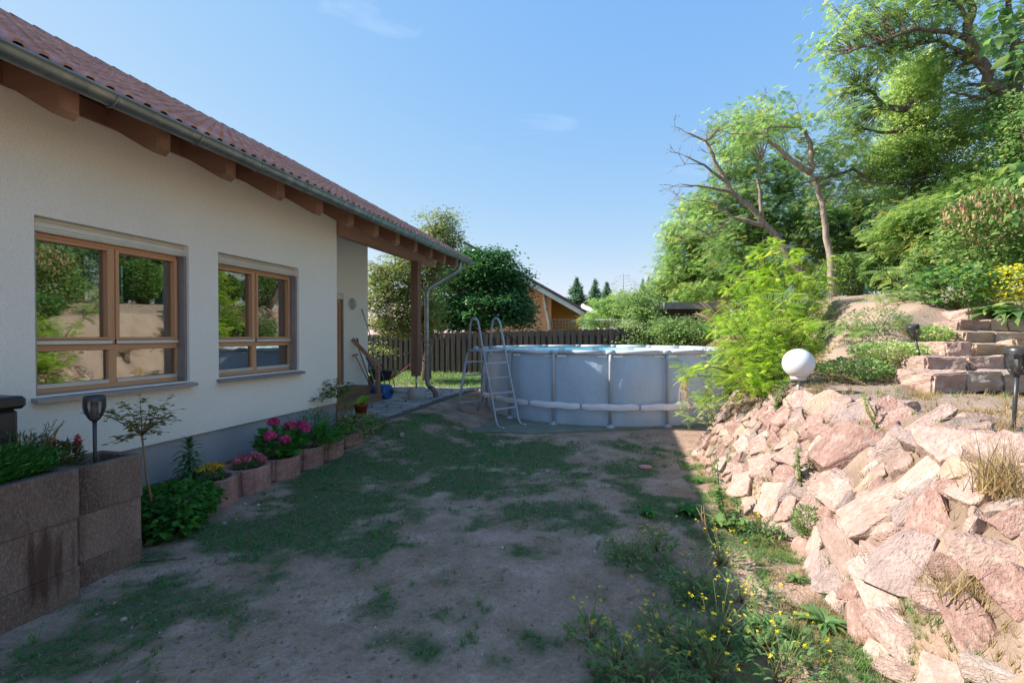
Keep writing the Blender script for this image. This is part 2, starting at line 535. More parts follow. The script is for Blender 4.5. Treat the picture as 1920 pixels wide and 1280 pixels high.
# ------------------------------------------------------------------ materials
M_ = dict(
    stucco=mat('stucco', (0.90, 0.87, 0.80), 0.95, (0.86, 0.83, 0.755), 1.2, bump=0.006, bscale=75, spec=0.2, col3=(0.72, 0.67, 0.59), scale3=75, amt3=0.5),
    plinth=mat('plinth_paint', (0.32, 0.325, 0.34), 0.85, (0.25, 0.255, 0.27), 1.6, bump=0.002, bscale=60, spec=0.2, col3=(.30, .30, .30), scale3=3, amt3=.4),
    found=mat('foundation_board', (0.21, 0.13, 0.08), 0.8, (0.13, 0.085, 0.055), 3, bump=0.003, stretch=(1, .15, 4)),
    rafter=mat('rafter_wood', (0.32, 0.18, 0.12), 0.65, (0.245, 0.135, 0.09), 3.5, bump=0.0015, stretch=(.3, 3, 3)),
    beam=mat('beam_wood', (0.42, 0.235, 0.165), 0.65, (0.34, 0.185, 0.125), 2.5, bump=0.0015, stretch=(4, .25, 4)),
    post=mat('post_wood', (0.25, 0.135, 0.09), 0.6, (0.19, 0.10, 0.066), 3, bump=0.0015, stretch=(5, 5, .3)),
    frame=mat('window_wood', (0.56, 0.30, 0.155), 0.45, (0.50, 0.26, 0.13), 3, stretch=(1, .4, .4)),
    alu=mat('aluminium_strip', (0.62, 0.60, 0.56), 0.4, (0.55, 0.54, 0.51), 5, metal=0.3),
    shut=mat('shutter_box_white', (0.70, 0.66, 0.60), 0.5, (0.62, 0.59, 0.53), 5),
    sill=mat('sill_metal', (0.33, 0.32, 0.33), 0.38, (0.27, 0.265, 0.27), 4, metal=0.4),
    zinc=mat('zinc', (0.27, 0.30, 0.295), 0.42, (0.19, 0.22, 0.22), 5, metal=0.75, bump=0.001, col3=(.42, .41, .36), scale3=9, amt3=.6),
    tile=mat('clay_tile', (0.62, 0.37, 0.32), 0.6, (0.42, 0.21, 0.175), 6, bump=0.001, bscale=60, spec=0.5, col3=(.42, .22, .18), scale3=14, amt3=.5),
    ridge=mat('ridge_tile', (0.17, 0.10, 0.09), 0.5, (0.11, 0.07, 0.06), 6, bump=0.002),
    concrete=mat('concrete', (0.40, 0.37, 0.33), 0.9, (0.31, 0.29, 0.26), 4, bump=0.004, bscale=50),
    block=mat('block_brown', (0.27, 0.185, 0.145), 0.95, (0.14, 0.09, 0.068), 3.2, bump=0.012, bscale=70, spec=.2, col3=(.38, .30, .25), scale3=110, amt3=.5, stretch=(1, 1, .45)),
    ring=mat('ring_brown', (0.36, 0.20, 0.165), 0.95, (0.21, 0.115, 0.095), 9, bump=0.005, bscale=80, spec=.2, col3=(.42, .30, .27), scale3=60, amt3=.5),
    soil=mat('potting_soil', (0.045, 0.032, 0.024), 1.0, (0.025, 0.018, 0.014), 20, bump=0.02, bscale=40, spec=.1),
    black=mat('black_plastic', (0.02, 0.021, 0.023), 0.42, (0.028, 0.028, 0.03), 8),
    torch=mat('torch_plastic', (0.03, 0.031, 0.034), 0.38, (0.045, 0.045, 0.05), 8),
    liner=mat('pool_liner', (0.54, 0.67, 0.80), 0.5, (0.48, 0.61, 0.75), 1.2, bump=0.06, bscale=2.2, stretch=(1, 1, .6), col3=(.56, .60, .66), scale3=3, amt3=.5),
    rim=mat('pool_rim', (0.60, 0.62, 0.64), 0.38, (0.52, 0.54, 0.57), 3),
    leg=mat('pool_leg', (0.42, 0.45, 0.50), 0.4, (0.36, 0.39, 0.44), 3),
    band=mat('pool_band', (0.78, 0.78, 0.84), 0.5, (0.70, 0.70, 0.78), 3, bump=0.006, bscale=9),
    inner=mat('pool_inside', (0.62, 0.84, 0.93), 0.4, (0.72, 0.88, 0.94), 2),  # bright cyan also carries light passing through the liner
    ladder=mat('ladder_steel', (0.40, 0.43, 0.48), 0.38, (0.33, 0.36, 0.42), 4, metal=0.2),
    oldwood=mat('fence_wood', (0.062, 0.052, 0.045), 0.9, (0.032, 0.028, 0.026), 2.5, bump=0.004, stretch=(6, 6, .4), col3=(.11, .10, .09), scale3=4, amt3=.5),
    step=mat('step_wood', (0.25, 0.15, 0.085), 0.7, (0.17, 0.10, 0.058), 3, stretch=(3, .3, 3)),
    flag=mat('flagstone', (0.36, 0.335, 0.31), 0.9, (0.24, 0.22, 0.20), 5, bump=0.004, bscale=30, col3=(.44, .40, .36), scale3=9, amt3=.5),
    white=mat('white_globe', (0.68, 0.69, 0.70), 0.22, (0.62, 0.63, 0.64), 3, coat=.3),
    orange=mat('orange_wall', (0.80, 0.36, 0.19), 0.9, (0.74, 0.32, 0.17), 1.5),
    ochre=mat('ochre_wall', (0.62, 0.30, 0.085), 0.9, (0.56, 0.26, 0.075), 1.5),
    whitep=mat('white_paint', (0.74, 0.72, 0.69), 0.6, (0.66, 0.64, 0.62), 2),
    slate=mat('dark_roof_tiles', (0.13, 0.10, 0.105), 0.7, (0.08, 0.062, 0.066), 8, bump=.01),
    bark=mat('bark', (0.20, 0.155, 0.12), 0.95, (0.10, 0.075, 0.06), 4, bump=0.02, bscale=14, stretch=(3, 3, .5), spec=.1, col3=(.30, .25, .21), scale3=5, amt3=.6),
    barkp=mat('bark_pale', (0.36, 0.29, 0.25), 0.95, (0.21, 0.165, 0.14), 4, bump=0.02, bscale=14, stretch=(3, 3, .5), spec=.1),
    stem=mat('green_stem', (0.14, 0.17, 0.05), 0.7, (0.19, 0.15, 0.06), 6),
    drystem=mat('dry_stem', (0.36, 0.25, 0.12), 0.85, (0.24, 0.15, 0.07), 6),
    blue=mat('blue_plastic', (0.02, 0.11, 0.32), 0.4, (0.015, 0.085, 0.26), 3),
    red=mat('red_pot', (0.30, 0.05, 0.03), 0.5, (0.24, 0.04, 0.025), 3),
    pink=mat('pink_disc', (0.62, 0.20, 0.20), 0.5, (0.55, 0.17, 0.17), 3),
    steel=mat('steel', (0.45, 0.45, 0.45), 0.35, (0.38, 0.38, 0.38), 3, metal=.8),
    green_metal=mat('green_metal', (0.02, 0.11, 0.085), 0.5, (0.02, 0.09, 0.07), 3),
    lampglass=mat('lamp_glass', (0.36, 0.35, 0.32), 0.18, (0.31, 0.30, 0.28), 3),
    rope=mat('handle_wood', (0.36, 0.22, 0.11), 0.6, (0.28, 0.16, 0.08), 4, stretch=(3, 3, .5)),
)
ROCK = [
    mat('rock_pink', (0.44, 0.315, 0.27), 0.92, (0.31, 0.20, 0.168), 1.3, detail=9, bump=0.022, bscale=7, spec=.2, col3=(.55, .44, .38), scale3=2.6, amt3=.7, ramp=(.3, .7)),
    mat('rock_rose', (0.40, 0.255, 0.215), 0.92, (0.27, 0.158, 0.132), 1.6, detail=9, bump=0.022, bscale=8, spec=.2, col3=(.50, .38, .33), scale3=3, amt3=.6, ramp=(.3, .7)),
    mat('rock_grey', (0.36, 0.275, 0.25), 0.92, (0.25, 0.185, 0.17), 1.5, detail=9, bump=0.022, bscale=8, spec=.2, col3=(.46, .37, .33), scale3=3, amt3=.6, ramp=(.3, .7)),
    mat('rock_pale', (0.46, 0.38, 0.33), 0.92, (0.39, 0.285, 0.24), 1.5, detail=9, bump=0.018, bscale=8, spec=.2, col3=(.54, .48, .43), scale3=3, amt3=.7, ramp=(.35, .6)),
    mat('rock_yellow', (0.44, 0.335, 0.25), 0.92, (0.35, 0.25, 0.19), 1.5, detail=9, bump=0.018, bscale=8, spec=.2, col3=(.50, .40, .32), scale3=3, amt3=.6),
]
LM = dict(
    locust=leafmat('locust_leaf', (0.15, 0.26, 0.09), (0.32, 0.43, 0.16), (0.46, 0.42, 0.12), .52),
    locust2=leafmat('locust_leaf_dark', (0.11, 0.21, 0.08), (0.26, 0.37, 0.14), (0.38, 0.34, 0.10), .5),
    sap=leafmat('sapling_leaf', (0.18, 0.32, 0.05), (0.42, 0.53, 0.11), (0.54, 0.52, 0.16), .5),
    ivy=leafmat('ivy_leaf', (0.20, 0.31, 0.10), (0.44, 0.54, 0.22), (0.56, 0.56, 0.26), .45, .38, .5),
    dark=leafmat('laurel_leaf', (0.03, 0.10, 0.04), (0.085, 0.20, 0.065), (0.18, 0.28, 0.10), .3, .32, .5),
    thuja=leafmat('thuja_spray', (0.09, 0.16, 0.055), (0.28, 0.32, 0.11), (0.42, 0.29, 0.12), .34),
    bush=leafmat('bush_leaf', (0.09, 0.17, 0.055), (0.26, 0.37, 0.13), (0.38, 0.43, 0.21), .4),
    conifer=leafmat('conifer_needle', (0.07, 0.15, 0.10), (0.17, 0.27, 0.16), (0.24, 0.30, 0.16), .3),  # needle colours lightened to stand for distance haze
    weed=leafmat('weed_leaf', (0.08, 0.17, 0.065), (0.19, 0.31, 0.10), (0.30, 0.36, 0.11), .4),
    lowgreen=leafmat('bed_leaf', (0.025, 0.12, 0.022), (0.07, 0.24, 0.04), (0.16, 0.27, 0.06), .35),
    grass=leafmat('grass_blade', (0.045, 0.17, 0.055), (0.12, 0.27, 0.085), (0.20, 0.21, 0.08), .3),
    dry=leafmat('dry_blade', (0.26, 0.20, 0.10), (0.42, 0.32, 0.16), (0.36, 0.20, 0.10), .25),
    deadleaf=leafmat('dead_leaf', (0.24, 0.15, 0.08), (0.46, 0.33, 0.19), (0.46, 0.34, 0.20), .2),
    yellow=leafmat('yellow_petal', (0.62, 0.48, 0.01), (0.80, 0.66, 0.02), None, .25),
    magenta=leafmat('magenta_petal', (0.42, 0.03, 0.13), (0.68, 0.11, 0.28), None, .25),
    pinkp=leafmat('pink_petal', (0.42, 0.10, 0.15), (0.62, 0.24, 0.28), None, .25),
    redp=leafmat('red_plume', (0.28, 0.008, 0.03), (0.50, 0.02, 0.07), None, .2),
    gold=leafmat('gold_petal', (0.45, 0.22, 0.01), (0.65, 0.46, 0.03), None, .2),
    maple=leafmat('young_maple_leaf', (0.15, 0.16, 0.05), (0.27, 0.26, 0.09), (0.32, 0.17, 0.09), .35),
    heath=leafmat('heath_leaf', (0.035, 0.085, 0.025), (0.11, 0.13, 0.05), (0.20, 0.12, 0.08), .3),
)



# ------------------------------------------------------------------ the ground
def lines(*segs):
    out = []
    for a, b, st in segs:
        out += list(np.arange(a, b, st))
    return np.array(sorted(set(round(v, 4) for v in out)))


def green_mask(x, y):
    """how much lawn grows: 0 bare sand, 1 green"""
    n = fbm(x * 1.7, y * 1.7, 40, 4)
    n2 = fbm(x * 5.0, y * 5.0, 55, 3)
    g = np.zeros_like(x)
    for (px, py, rx, ry, a) in GREEN:
        c, _ = GREENC[(px, py)]
        dx = x - c[0]; dy = y - c[1]
        g = np.maximum(g, a * np.exp(-((dx / rx) ** 2 + (dy / ry) ** 2)))
    v = g * 1.32 + (n - 0.5) * 1.5 + (n2 - 0.5) * 1.5 + (fbm(x * 15, y * 15, 57, 3) - .5) * .9
    v = np.where(y > 12.6, 0.9 + (n2 - .5) * .6, v)
    return sst(0.18, 0.92, v)


GREEN = [(800, 785, .7, .5, 1.0), (520, 1000, .75, .45, .85), (300, 1120, .5, .25, .75), (130, 1230, .4, .25, .6), (660, 940, .8, .5, .75), (800, 850, 1.3, .8, .95),
         (960, 850, 1.3, .9, .95), (880, 900, 1.2, .8, .75), (1000, 950, .8, .5, .45), (1200, 840, .7, .5, .5), (700, 880, .9, .6, .95), (1010, 900, .9, .5, .45), (600, 900, .5, .5, .9), (760, 810, .9, .6, 1.0), (880, 815, 1.0, .4, .9),
         (1300, 1120, .45, .55, .8), (1400, 1250, .5, .4, .8), (1180, 1240, .4, .25, .35), (1290, 960, .5, .35, .7), (1380, 1010, .35, .5, .8),
         (1180, 1060, .3, .35, .55), (1520, 1180, .4, .4, .8), (250, 1040, .5, .2, .5), (1070, 830, .6, .3, .35), (560, 1010, .5, .4, .8), (660, 1010, .5, .25, .5)]
GREENC = {(g[0], g[1]): G(g[0], g[1]) for g in GREEN}

xs = lines((-400, -60, 40), (-60, -16, 6), (-16, -5, 0.6), (-5, -3.4, 0.08), (-3.4, 2.6, 0.045), (2.6, 6, 0.09), (6, 16, 0.5), (16, 60, 6), (60, 401, 40))
ys = lines((-60, -6, 6), (-6, 0.6, 0.4), (0.6, 6.5, 0.045), (6.5, 10, 0.08), (10, 18, 0.25), (18, 40, 1.5), (40, 100, 10), (100, 801, 50))
X, Yg = np.meshgrid(xs, ys, indexing='ij')
Z = H(X, Yg)
# below the house the ground is plain
V = np.stack([X.ravel(), Yg.ravel(), Z.ravel()], 1)
nx, ny = len(xs), len(ys)
ii, jj = np.meshgrid(np.arange(nx - 1), np.arange(ny - 1), indexing='ij')
a = (ii * ny + jj).ravel()
Fc = np.stack([a, a + ny, a + ny + 1, a + 1], 1)
xr, yr = X.ravel(), Yg.ravel()
gm = green_mask(xr, yr)
dd = xr - xfoot(yr)
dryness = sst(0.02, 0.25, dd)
soilm = sst(-3.62, -3.80, xr) * sst(-4.6, -4.2, xr) * (1 - sst(6.3, 6.8, yr)) * sst(2.3, 2.7, yr)
far = sst(14, 30, np.hypot(xr, yr - 4))
ground_m, nt, b = nodes_mat('garden_ground')
N = nt.nodes.new; Lk = nt.links.new


def attr(nm):
    n_ = N('ShaderNodeAttribute'); n_.attribute_name = nm; return n_.outputs['Fac']


tcn = N('ShaderNodeTexCoord')


def noise(scale, detail=6, rough=.55):
    n_ = N('ShaderNodeTexNoise'); n_.inputs['Scale'].default_value = scale; n_.inputs['Detail'].default_value = detail
    n_.inputs['Roughness'].default_value = rough
    Lk(tcn.outputs['Object'], n_.inputs['Vector']); return n_.outputs['Fac']


def ramp(src, p0, c0, p1, c1):
    r_ = N('ShaderNodeValToRGB'); r_.color_ramp.elements[0].position = p0; r_.color_ramp.elements[0].color = (*c0, 1)
    r_.color_ramp.elements[1].position = p1; r_.color_ramp.elements[1].color = (*c1, 1)
    Lk(src, r_.inputs[0]); return r_.outputs[0]


def mixc(f, a_, b_):
    m__ = N('ShaderNodeMixRGB')
    if hasattr(f, 'links'): Lk(f, m__.inputs[0])
    else: m__.inputs[0].default_value = f
    Lk(a_, m__.inputs[1]); Lk(b_, m__.inputs[2]); return m__.outputs[0]


sand = ramp(noise(3.5, 8), .3, (0.63, 0.43, 0.335), .72, (0.42, 0.275, 0.21))
sandfine = ramp(noise(45, 5, .7), .35, (0.68, 0.48, 0.38), .7, (0.27, 0.175, 0.135))
sand = mixc(0.5, sand, sandfine)
dk = ramp(noise(26, 7, .75), .60, (0, 0, 0), .72, (.75, .75, .75))
dkc = N('ShaderNodeRGB'); dkc.outputs[0].default_value = (0.13, 0.095, 0.075, 1)
sand = mixc(dk, sand, dkc.outputs[0])
spk = ramp(noise(160, 2), .66, (0, 0, 0), .74, (0.55, .55, .55))
lightc = N('ShaderNodeRGB'); lightc.outputs[0].default_value = (0.62, 0.56, 0.50, 1)
sand = mixc(spk, sand, lightc.outputs[0])
that = ramp(noise(30, 6, .7), .35, (0.40, 0.27, 0.175), .7, (0.19, 0.125, 0.085))
grn = ramp(noise(24, 6, .7), .35, (0.17, 0.175, 0.09), .7, (0.09, 0.105, 0.055))
lit = ramp(noise(2.3, 9, .65), .36, (0, 0, 0), .62, (0.9, 0.9, 0.9))
base = mixc(lit, sand, that)
base = mixc(attr('green'), base, grn)
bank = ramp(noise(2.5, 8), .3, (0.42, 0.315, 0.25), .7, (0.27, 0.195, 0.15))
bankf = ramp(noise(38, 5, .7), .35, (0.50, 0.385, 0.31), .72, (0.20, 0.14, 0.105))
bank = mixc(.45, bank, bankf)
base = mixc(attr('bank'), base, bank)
gapc = N('ShaderNodeRGB'); gapc.outputs[0].default_value = (0.20, 0.14, 0.10, 1)  # moist soil brown, with the shade between stones put into the colour
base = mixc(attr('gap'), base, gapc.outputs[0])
sc_ = ramp(noise(30, 5), .3, (0.05, 0.036, 0.027), .7, (0.022, 0.017, 0.013))
base = mixc(attr('soil'), base, sc_)
fg = ramp(noise(.4, 6), .3, (0.075, 0.10, 0.03), .7, (0.11, 0.12, 0.045))
base = mixc(attr('far'), base, fg)
Lk(base, b.inputs['Base Color'])
b.inputs['Roughness'].default_value = 1.0
b.inputs['Specular IOR Level'].default_value = 0.1
bp = N('ShaderNodeBump'); bp.inputs['Distance'].default_value = 0.03; bp.inputs['Strength'].default_value = .8
ma = N('ShaderNodeMath'); ma.operation = 'ADD'
Lk(noise(14, 6, .7), ma.inputs[0]); Lk(noise(70, 3), ma.inputs[1])
Lk(ma.outputs[0], bp.inputs['Height']); Lk(bp.outputs[0], b.inputs['Normal'])
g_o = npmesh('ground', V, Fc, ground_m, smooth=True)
g_o['kind'] = 'structure'
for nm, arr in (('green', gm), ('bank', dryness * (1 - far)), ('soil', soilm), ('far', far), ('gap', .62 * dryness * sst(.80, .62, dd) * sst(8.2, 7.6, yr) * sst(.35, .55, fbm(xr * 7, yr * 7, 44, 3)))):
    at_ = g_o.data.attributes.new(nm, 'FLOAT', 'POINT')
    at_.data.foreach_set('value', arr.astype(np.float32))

# ------------------------------------------------------------------ the house
house = thing('house', 'cream rendered house with red tiled roof, timber eaves and grey plinth', 'house', (-6.5, 4.0, 0.0))
WX = -4.3
W1 = (2.60, 3.88); W2 = (4.23, 5.51); WZ = (1.10, 2.45)
w = MB()
TH = 0.34
yy0, yy1 = -3.0, 6.36
zt = 3.42
for (a0, a1, z0, z1) in ((yy0, yy1, 0.55, WZ[0]), (yy0, yy1, WZ[1], zt), (yy0, W1[0], WZ[0], WZ[1]), (W1[1], W2[0], WZ[0], WZ[1]), (W2[1], yy1, WZ[0], WZ[1])):
    w.box(WX - TH, a0, z0, WX, a1, z1)
w.box(-5.5, yy1 - TH, 0.55, WX - TH, yy1, 3.68)                 # return wall into the porch recess
DY = (7.40, 8.36); DZ = (0.60, 2.38); SX = -5.5
for (a0, a1, z0, z1) in ((yy1, DY[0], 0.2, 4.05), (DY[1], 9.25, 0.2, 4.05), (DY[0], DY[1], DZ[1], 4.05), (DY[0], DY[1], 0.2, DZ[0])):
    w.box(SX - TH, a0, z0, SX, a1, z1)
w.box(-12.2, 9.25 - TH, 0.0, SX - TH, 9.25, 3.5)
w.box(-12.2, yy0, 0.0, -12.2 + TH, 9.25 - TH, 3.5)
w.box(-12.2 + TH, yy0, 0.0, WX - TH, yy0 + TH, 3.4)
# gable triangles
for (ya, yb) in ((9.25 - TH, 9.25), (yy0, yy0 + TH)):
    n = len(w.v)
    w.add([(-12.2, ya, 3.5), (SX - TH, ya, 3.5), (SX, ya, 4.05), (-8.125, ya, 5.6), (-12.2, yb, 3.5), (SX - TH, yb, 3.5), (SX, yb, 4.05), (-8.125, yb, 5.6)],
          [(0, 3, 2, 1), (4, 5, 6, 7), (0, 1, 5, 4), (1, 2, 6, 5), (2, 3, 7, 6), (3, 0, 4, 7)])
w.build('wall', M_['stucco'], house)
pl = MB().box(WX - TH, yy0, 0.175, WX - 0.025, yy1 - .005, 0.548)
pl.build('plinth', M_['plinth'], house)
MB().box(WX - TH, yy0, -0.15, WX + 0.0, yy1 - 0.004, 0.173).build('foundation_strip', M_['found'], house)
MB().box(WX - .04, yy0, 3.31, WX + 0.03, yy1 + .0, 3.46).build('wall_plate', M_['rafter'], house)


def roofz(x):
    return 3.27 + 0.563 * (-3.62 - x)


RY0, RY1 = -3.4, 10.4
roof = MB()
E = (-3.62, roofz(-3.62)); Rg = (-8.125, roofz(-8.125)); B_ = (-12.9, roofz(-8.125) - .563 * 4.775)
t_ = 0.05
pv = []
for y in (RY0, RY1):
    for (x, z) in (E, Rg, B_):
        pv += [(x, y, z - 0.03), (x, y, z - 0.03 - t_)]
roof.add(pv, [(0, 2, 8, 6), (1, 7, 9, 3), (2, 4, 10, 8), (3, 9, 11, 5), (0, 6, 7, 1), (4, 5, 11, 10), (0, 1, 3, 2), (2, 3, 5, 4), (6, 8, 9, 7), (8, 10, 11, 9)])
roof_o = roof.build('roof', M_['rafter'], house)

# roof tiles: double-roll pantile, 0.26 wide, 0.30 course
sl_ = Vector((-1, 0, 0.563)).normalized()      # up the slope
nr = Vector((0.563, 0, 1)).normalized()


def tile_mesh(nseg=20):
    vs = []; fs = []
    wd = 0.262; ln = 0.345
    prof = []
    for i in range(nseg + 1):
        t = i / nseg
        ph = (2 * t) % 1.0
        hv = float(sst(.10, .34, ph) * (1 - sst(.58, .90, ph)))
        prof.append((t * wd, 0.046 * hv))
    for (u, hgt, th) in ((0, 0.034, 0.0), (ln, 0.004, 0.0)):
        for (yv, zv) in prof:
            vs.append(tuple(sl_ * u + Vector((0, yv, 0)) + nr * (hgt + zv)))
    for (yv, zv) in prof:
        vs.append(tuple(Vector((0, yv, 0)) + nr * (0.034 + zv - 0.020)))
    n = nseg + 1
    for i in range(nseg):
        fs.append((i, i + 1, n + i + 1, n + i))
        fs.append((2 * n + i, 2 * n + i + 1, i + 1, i))
    me = bpy.data.meshes.new('roof_tile')
    me.from_pydata(vs, [], fs)
    me.polygons.foreach_set('use_smooth', [k % 2 == 0 for k in range(len(fs))])
    me.materials.append(M_['tile'])
    me.update()
    return me, np.array(vs), np.array(fs)


tme, tv, tf = tile_mesh()
slots = []
ncourse = 17
for c in range(ncourse):
    for k in range(53):
        y = RY1 - 0.262 * (k + 1)
        p = Vector((-3.57, y, roofz(-3.57))) + sl_ * (0.3 * c)
        if p.x < -8.02 - 0.02: continue
        dist = (p - Vector(CAM)).length
        q = p - Vector(CAM)
        fx = q.dot(Vector(F_)); rx = q.dot(Vector(R_))
        vis = fx > 0 and rx / max(fx, .01) > -1.12
        slots.append((0 if vis else 1, dist, p))
slots.sort(key=lambda s_: (s_[0], s_[1]))
rl = wloc(roof_o)
rest = []
for i, (f0, d0, p) in enumerate(slots):
    j = Vector((random.uniform(-.002, .002), random.uniform(-.003, .003), random.uniform(-.002, .002)))
    if i < 300:
        o = link('roof_tile', tme, None, roof_o)
        o.location = p + j - rl
        o.rotation_euler = (random.uniform(-.008, .008), random.uniform(-.008, .008), 0)
    else:
        rest.append(p + j)
rest = np.array([tuple(p) for p in rest])
VV = (tv[None] + rest[:, None]).reshape(-1, 3)
FF = (tf[None] + (np.arange(len(rest)) * len(tv))[:, None, None]).reshape(-1, 4)
o = npmesh('roof_tiles', VV, FF, M_['tile'], roof_o, smooth=True)
o['kind'] = 'stuff'
# ridge caps
rc = MB()
for i in range(9):
    t = math.pi * i / 8
for k in range(52):
    y = RY1 - 0.262 * (k + 1)
    cap = MB()
    vs = []
    for (yy, r) in ((0.0, 0.125), (0.285, 0.105)):
        for i in range(7):
            t = math.pi * i / 6
            vs.append((math.cos(t) * r * 1.15, yy, math.sin(t) * r * .7))
    fs = [(i, i + 1, 7 + i + 1, 7 + i) for i in range(6)]
    if k == 0:
        rme = bpy.data.meshes.new('ridge_tile'); rme.from_pydata(vs, [], fs); rme.materials.append(M_['ridge'])
        rme.polygons.foreach_set('use_smooth', [True] * len(fs)); rme.update()
    if y > 2.5:
        o = link('ridge_tile', rme, None, roof_o)
        o.location = Vector((-8.125, y, roofz(-8.125) - 0.02)) - rl
# rafters
k = 0
y = 2.53 - .68 * 7
while y < 10.2:
    a = Vector((-3.74, y - 0.06, 0)); zb = roofz(-3.74) - 0.085
    bq = Vector((-7.9, y - 0.06, 0)); zb2 = roofz(-7.9) - 0.085
    rf = MB()
    d = 0.18
    vs = []
    for yy in (y - 0.12, y):
        vs += [(-3.74, yy, zb - 0.008), (-3.74, yy, zb - 0.165), (-3.79, yy, zb - 0.205), (-3.95, yy, zb + .563 * .21 - d - .055), (-7.9, yy, zb2 - d - .055), (-7.9, yy, zb2 - .008)]
    rf.add(vs, [(0, 1, 2, 3, 4, 5), (11, 10, 9, 8, 7, 6)] + [(i, i + 6, (i + 1) % 6 + 6, (i + 1) % 6) for i in range(6)])
    rf.build('rafter', M_['rafter'], house)
    y += 0.68
MB().beam((-3.67, RY0, 3.262), (-3.67, RY1 - .02, 3.262), .022, .05).build('eave_board', M_['rafter'], house)
# verge board
vb = MB().beam((-3.6, RY1 - 0.001, E[1] - 0.06), (-8.125, RY1 - 0.001, Rg[1] - 0.06), 0.025, 0.14)
vb.build('verge_board', M_['rafter'], house)

# gutter
gt = MB()
prof = []
for i in range(11):
    t = math.pi + math.pi * i / 10
    prof.append((0.067 * math.cos(t), 0.067 * math.sin(t)))
gx, gz = -3.55, 3.225
inner = [(x * .93, z * .93) for x, z in reversed(prof)]
lip = [(prof[-1][0] + .012, .004), (prof[-1][0] + .012, .018), (prof[-1][0] - .004, .018)]
ring_ = prof + lip + inner
n = len(ring_)
vs = [(gx + x, RY0, gz + z) for x, z in ring_] + [(gx + x, RY1 + .03, gz + z) for x, z in ring_]
fs = [(i, (i + 1) % n, n + (i + 1) % n, n + i) for i in range(n)]
gt.add(vs, fs, True)
vs = [(gx + x, RY1 + .03, gz + z) for x, z in prof]
gt.add(vs, [tuple(range(len(vs)))])
gut = gt.build('gutter', M_['zinc'], house)
y = 2.6 - .68 * 6
jm = None
while y < 10.3:
    pts = [(gx + x * 1.07, y, gz + z * 1.07) for x, z in prof]
    if jm is None:
        o = MB().tube([(q[0], 0, q[2]) for q in pts], 0.0065, 6).build('gutter_joint', M_['zinc'], gut)
        jm = o.data
    else:
        o = link('gutter_joint', jm, None, gut)
    o.location.y = y
    y += 0.68
# downpipe
dp = MB().tube([(-3.57, 9.70, 3.16), (-3.57, 9.70, 3.04), (-3.60, 9.69, 2.96), (-3.68, 9.66, 2.90), (-4.08, 9.40, 2.60), (-4.15, 9.36, 2.53), (-4.18, 9.35, 2.44), (-4.18, 9.35, 0.62), (-4.16, 9.36, .52), (-4.10, 9.37, .46)], 0.045, 12)
dpo = dp.build('downpipe', M_['zinc'], house)
MB().tube([(-4.10, 9.37, .47), (-4.05, 9.38, .43), (-4.01, 9.39, .37), (-4.0, 9.39, .2)], 0.055, 12).build('downpipe_shoe', mat('shoe_brown', (.20, .13, .11), .5), dpo)
for z in (1.35, 1.62, 2.3):
    MB().tube([(-4.18, 9.35, z), (-4.18, 9.35, z + .03)], 0.051, 12).build('pipe_clamp', M_['steel'], dpo)
# porch beam and post
MB().box(-4.40, yy1 + .002, 3.075, -4.26, 9.95, 3.30).build('porch_beam', M_['beam'], house)
MB().box(-4.39, 9.03, 0.73, -4.235, 9.19, 3.073).build('porch_post', M_['post'], house, bevel=.006)
MB().tube([(-4.31, 9.11, 0.45), (-4.31, 9.11, 0.729)], 0.02, 10).build('post_anchor', M_['steel'], house)
MB().lathe([(0, .25), (.19, .25), (.185, 0.02), (.17, 0), (0, 0)][::-1], (-4.31, 9.11, .24), 4 * 6).build('post_base', M_['concrete'], house)


